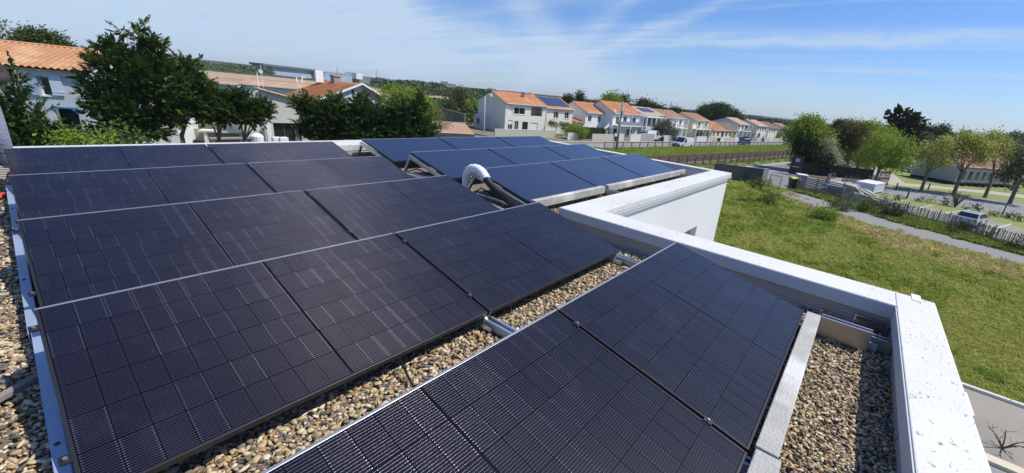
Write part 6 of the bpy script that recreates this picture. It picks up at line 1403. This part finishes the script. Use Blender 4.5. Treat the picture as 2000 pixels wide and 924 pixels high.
def ridge(name, a0, a1, d, prof, m_, seed):
    """a low wooded rise with a rounded section; prof gives its height by azimuth"""
    az_ = np.linspace(a0, a1, 260); r = np.random.default_rng(seed); h = np.interp(az_, [p[0] for p in prof], [p[1] for p in prof])
    h = h*(1+.10*(pnoise(np.column_stack([az_, az_*0]), .8, seed)-.5)+.10*(pnoise(np.column_stack([az_, az_*0]), .25, seed+1)-.5)); V = []; F = []
    secs = [(0, 0), (.06, .45), (.14, .8), (.22, 1), (.5, 1.02), (1, .3)]
    for a, hh in zip(az_, h):
        for k, q in secs: rr = d*(1+k*.5); V.append((math.sin(R(a))*rr, math.cos(R(a))*rr, G-1+(hh+1)*q*(1 if k < .5 else 1)))
    m1 = len(secs); F = [(i*m1+j, (i+1)*m1+j, (i+1)*m1+j+1, i*m1+j+1) for i in range(len(az_)-1) for j in range(m1-1)]
    o = link(name, fast(name, V, F, m_, smooth=True)); tag(o, kind='structure')
HILL = mat('far hills', (.05,.075,.035), .95, (.085,.11,.05), .012, amt=1.3, c3=(.12,.14,.065))
ridge('hills', -30, 135, 1700, [(-30,12),(10,14),(20,12),(30,12),(38,12),(45,14),(55,15),(62,15),(70,14),(76,17),(80,18),(86,14),(100,13),(135,12)], HILL, 3)
far_band('distant_wood', 'far dark green wood along the skyline', 8, 60, 1050, 1500, 1100, 9.5, FARD, seed=4, sz=(8,16), gaps=.25)
far_band('distant_wood', 'far wood on the rise behind the street houses', 38, 100, 850, 1500, 2000, 9.5, FARD, seed=6, sz=(8,16))
far_band('tree_belt', 'belt of green trees behind the ploughed field', 9, 18.6, 520, 560, 260, 8, FARG, seed=7, sz=(4,8))
far_band('tree_belt', 'hedge line in front of the blue grey warehouse', 15, 32, 500, 520, 260, 2.0, FARG, seed=8, sz=(3,6))
far_band('tree_belt', 'dark tree belt right of the warehouse', 29.5, 37, 380, 520, 240, 8.5, FARD, seed=9, sz=(4,8))
far_band('tree_belt', 'rows of trees behind the right part of the field', 33, 44, 330, 430, 330, 8.0, FARG, seed=10, sz=(3.5,6.5))
far_band('tree_belt', 'scrub between the field and the garage', 35, 45, 96, 190, 420, 3.6, leafmat('scrub green', [(.05,.085,.02),(.09,.13,.03),(.14,.17,.05)], trans=0), seed=11, sz=(1.1,2.6), gaps=.35)
far_band('tree_belt', 'dark trees behind the far end of the street houses', 48, 84, 270, 420, 420, 7.4, FARD, seed=12, sz=(3,5.5), gaps=.2)
far_band('tree_belt', 'trees behind the park at the right', 84, 125, 180, 330, 700, 8.3, FARD, seed=13, sz=(4,7))
far_band('tree_belt', 'low scrub before the tree belt at the left', 8, 18, 470, 560, 220, 4.0, FARG, seed=14, sz=(4,7))
for i, (x, y, rx, ry, d, lb, m_) in enumerate([(898,192,16,20,112,'brownish round tree in the old garden',BRWN), (842,215,16,10,100,'green bush cluster left of the round tree',LIME), (925,205,10,10,108,'green bush right of the round tree',LIME), (878,205,12,12,104,'dense dark bush at the foot of the round tree',MID)]):
    ptree(lb, x, y, [(x,y,rx,ry),(x-rx*.3,y+ry*.5,rx*.8,ry*.7)], m_, 5, name='garden_tree', d=d, L_=.4, W_=.25, r=.5)
ptree('flat topped dark pine behind the low houses', 1404, 222, [(1400,217,34,9),(1380,224,20,9),(1425,226,22,8),(1402,230,38,7),(1405,211,20,5)], PINE, 5, name='umbrella_pine', d=185, L_=.6, W_=.3, r=.7, tr=.5, fork=.5)
for x, y, rx, ry, d, lb, m_ in [(1260,205,17,8,130,'dark pine behind the house with the flat porch',PINE), (1280,211,12,5,130,'lower dark tree right of the dark pine',DKG), (1195,196,18,9,115,'green tree behind the balcony house',LIME), (1215,197,12,8,118,'dark green tree at its right side',DKG), (1133,188,6,11,150,'pointed dark conifer behind the staircase house',DKG), (1320,216,8,5,140,'small dark tree behind the brown roof',DKG), (1110,192,8,6,160,'dark tree behind the roof modules',DKG), (1475,240,20,5,240,'far dark tree behind the beige houses',DKG)]:
    ptree(lb, x, y, [(x,y,rx,ry),(x,y+ry*.6,rx*1.1,ry)], m_, 4, name='background_tree', d=d, L_=.5, W_=.3, r=.6)
def warehouse():
    a = az_d(18.1, 560); c = az_d(27.9, 720); d = (c-a); L_ = d.length; rz = math.atan2(d.y, d.x)
    e = empty('warehouse', a, rz, 'long blue grey warehouse on the horizon behind the field', 'warehouse')
    BL = mat('blue grey cladding', (.32,.38,.48), .6, (.36,.42,.52), .05); BD = mat('dark cladding', (.12,.135,.165), .6)
    MB().box(0, L_*.40, 0, 12, 0, 9.5).build('hall', BL, e); MB().box(-3, L_*.50, -3, 12, 9.5, 11.6).build('roof_canopy', BD, e); MB().box(5, 12, -1, -.1, 0, 9.4).build('stripe', BD, e)
    MB().box(L_*.40, L_*.50, -4, 10, 3.5, 9.4).build('entrance', BD, e); MB().box(L_*.5, L_*.86, 0, 12, 0, 11.2).build('hall', BL, e); MB().box(L_*.86, L_*.95, -6, 10, 5, 13.0).build('office', mat('office white', (.66,.67,.69), .6), e); MB().box(L_*.95, L_*1.18, 0, 10, 0, 9.5).build('annexe', mat('grey annexe', (.16,.16,.17), .7), e)
    MB().box(L_*.45, L_*.47, -5, -4.1, 1, 3).box(L_*.27, L_*.30, -5, -4.1, 0, 2).build('door', FRW, e)
    for i in range(9): MB().box(L_*.53+i*11, L_*.53+i*11+7, -.35, -.05, 8.9, 9.6).build('strip_window', BD, e)
warehouse()
for i, (x, d, wd, h, lb) in enumerate([(868,620,10,13,'white apartment block far behind the round tree'), (882,640,12,11,'second, wider apartment block far behind the round tree'), (935,560,44,6,'long white greenhouse roof left of the loggia house'), (865,500,18,5,'low white shed in the trees before the apartment blocks'), (428,560,7,7,'tiny white house in the trees left of the warehouse'), (800,900,30,8,'far pale roofs on the skyline'), (770,860,24,9,'far white roof left of the pale roofs'), (740,520,16,8,'grey block right of the warehouse')]):
    p = atd(x, 170, d); p.z = G; e = empty('distant_building', p, -math.atan2(p.x, p.y), lb, 'building', 'buildings far behind the field')
    MB().box(-wd/2, wd/2, 0, 12, 0, h).build('wall', mat('far white', (.58,.58,.57), .8) if i != 7 else mat('grey annexe', (.16,.16,.17), .7), e); MB().box(-wd/2-.3, wd/2+.3, -.3, 12.3, h+.01, h+.5).build('roof', mat('far roof', (.42,.40,.38), .8), e)
    for k in range(int(wd//3)):
        for z in range(1, int(h//3)): MB().box(-wd/2+k*3+.8, -wd/2+k*3+2.2, -.12, -.02, z*3, z*3+1.5).build('window', GLASS, e)
for x, d, h, lb in ((736,700,22,'thin radio mast on the skyline right of the warehouse'), (661,640,19,'thin pylon above the warehouse roof'), (1317,480,16,'thin mast on the wooded rise behind the brown roof')):
    p = atd(x, 170, d); p.z = G; e = empty('mast', p, 0, lb, 'mast', 'masts on the skyline'); MB().tube([(0,0,0),(0,0,h)], [.5,.25], 5).build('pole', mat('far mast', (.18,.18,.19), .7), e)
for x, lb in ((584,'white goal posts at the far left of the field'), (645,'white goal posts nearer the orange roof')):
    p = atd(x, 150, 330); p.z = G; e = empty('goal_posts', p, 0, lb, 'posts', 'white posts in the field'); 
    for q in (-1.6, 1.6): MB().box(q-.3,q+.3,-.2,.2,0,3.6).build('post', W_WH, e)

# ================================================================== PERSON at the left edge, standing behind the rear row
def person():
    e = empty('person', (-.215, 7.97, -.07), R(10), 'person in a dark jacket and blue grey jeans cut off by the left edge', 'person')
    def skin(name, joints, edges, m_, sub=2, root=0):
        me = bpy.data.meshes.new(name); me.from_pydata([j[:3] for j in joints], edges, []); me.materials.append(m_); o = link(name, me, e)
        sk = o.modifiers.new('skin', 'SKIN'); sk.use_smooth_shade = True
        lay = me.skin_vertices[0] if len(me.skin_vertices) else None
        if lay is None: 
            bpy.context.view_layer.update(); lay = me.skin_vertices[0]
        for i, j in enumerate(joints): lay.data[i].radius = (j[3], j[4] if len(j) > 4 else j[3]); lay.data[i].use_root = (i == root)
        s = o.modifiers.new('sub', 'SUBSURF'); s.levels = sub; s.render_levels = sub; return o
    SK = mat('skin', (.50,.31,.22), .6)
    # one continuous body from pelvis to head, arms and feet
    J = [(0,0,.93,.13,.10),(0,.0,1.12,.12,.09),(0,.0,1.32,.15,.10),(0,.0,1.46,.08,.07),(0,-.01,1.53,.052),(0,-.015,1.62,.085,.095),(0,-.02,1.72,.072,.085),
         (.17,0,1.40,.065),(.25,-.03,1.12,.05),(.12,-.22,1.12,.036),(.04,-.25,1.14,.034),
         (-.17,0,1.40,.065),(-.26,-.03,1.12,.05),(-.22,-.20,.92,.036),(-.20,-.27,.88,.034),
         (.09,0,.86,.09),(.10,-.07,.50,.06),(.11,.02,.12,.045),(.12,-.02,.05,.045),(.13,-.17,.035,.035),
         (-.09,0,.86,.09),(-.10,-.03,.48,.065),(-.10,.04,.12,.045),(-.10,0,.05,.045),(-.11,-.16,.035,.035)]
    E_ = [(0,1),(1,2),(2,3),(3,4),(4,5),(5,6),(2,7),(7,8),(8,9),(9,10),(2,11),(11,12),(12,13),(13,14),(0,15),(15,16),(16,17),(17,18),(18,19),(0,20),(20,21),(21,22),(22,23),(23,24)]
    skin('body', J, E_, SK)
    skin('jacket', [(0,0,.92,.165,.13),(0,0,1.12,.15,.12),(0,0,1.34,.18,.13),(0,0,1.44,.11,.09),(.18,0,1.39,.09),(.265,-.03,1.12,.078),(.14,-.21,1.12,.058),(-.18,0,1.39,.09),(-.275,-.03,1.12,.078),(-.235,-.19,.945,.058)], [(0,1),(1,2),(2,3),(2,4),(4,5),(5,6),(2,7),(7,8),(8,9)], mat('dark jacket', (.035,.028,.032), .85, (.05,.04,.045), 12, bump=.6, bscale=14))
    skin('jeans', [(0,0,.93,.14,.115),(.095,0,.84,.11),(.10,-.07,.50,.078),(.115,.015,.13,.07),(-.095,0,.84,.11),(-.105,-.03,.48,.088),(-.10,.035,.13,.07)], [(0,1),(1,2),(2,3),(0,4),(4,5),(5,6)], mat('blue grey jeans', (.20,.22,.30), .9, (.26,.28,.36), 25, bump=.5, bscale=40))
    hair = MB().tube([(0,.0,1.66),(0,.005,1.74),(0,0,1.80),(0,-.01,1.825)], [.098,.103,.07,.02], 14).build('hair', mat('dark hair', (.02,.015,.012), .8, bump=.8, bscale=60), e, smooth=True)
    f = MB(); f.tube([(0,-.105,1.645),(0,-.125,1.615),(0,-.108,1.605)], [.008,.014,.008], 6); f.build('nose', SK, e, smooth=True)
    for s_2 in (-1, 1):
        MB().tube([(s_2*.032,-.098,1.655),(s_2*.032,-.107,1.655)], [.012,.006], 8).build('eye', mat('eye', (.05,.04,.035), .3), e, smooth=True)
        MB().tube([(s_2*.084,-.01,1.66),(s_2*.096,-.0,1.645),(s_2*.086,-.01,1.61)], [.012,.016,.009], 6).build('ear', SK, e, smooth=True)
        hx = .03 if s_2 > 0 else -.20; hy = -.255 if s_2 > 0 else -.27; hz = 1.14 if s_2 > 0 else .88
        hb = Vector((hx, hy, hz)); pd = (Vector((-.9, -.3, .1)) if s_2 > 0 else Vector((.15, -.55, -.8))).normalized(); sd = pd.cross(Vector((0,-1,.5))).normalized()
        hm = MB(); hm.bar(hb, hb+pd*.085, .078, .028)
        for k, ln in enumerate((.062,.072,.068,.052)):
            q = hb+pd*.083+sd*(-.029+k*.0195); hm.tube([q, q+pd*ln*.5+Vector((0,.006,0)), q+pd*ln*.85+Vector((0,.026,-.0))], [.0085,.008,.006], 6)
        q = hb+pd*.02+sd*.04*s_2; hm.tube([q, q+sd*.022*s_2+pd*.035, q+sd*.018*s_2+pd*.062], [.011,.0095,.007], 6); hm.build('hand', SK, e, smooth=True)
        MB().tube([(s_2*.11,.06,.03),(s_2*.115,-.08,.04),(s_2*.12,-.20,.03)], [.05,.052,.035], 10).build('shoe', BLACK, e, smooth=True)
    MB().tube([(-.025,-.10,1.585),(0,-.108,1.583),(.025,-.10,1.585)], .006, 6).build('mouth', mat('lips', (.42,.18,.15), .6), e, smooth=True)
person()

# thin air: the farthest woods and hills pale slightly
if HAZE:
    hb = MB().box(-2950, 2950, -2950, 2950, G-2, 42).build('haze', mat('haze surface', (.5,.5,.5)))
    hm = bpy.data.materials.new('haze'); hm.use_nodes = True; hn = hm.node_tree; hn.nodes.clear(); ho = hn.nodes.new('ShaderNodeOutputMaterial'); hv = hn.nodes.new('ShaderNodeVolumePrincipled')
    hv.inputs['Color'].default_value = (.80, .88, 1, 1); hv.inputs['Density'].default_value = .00012; hn.links.new(hv.outputs[0], ho.inputs['Volume'])
    hb.data.materials.clear(); hb.data.materials.append(hm); tag(hb, 'faint summer haze in the air over the fields', 'haze', kind='stuff')
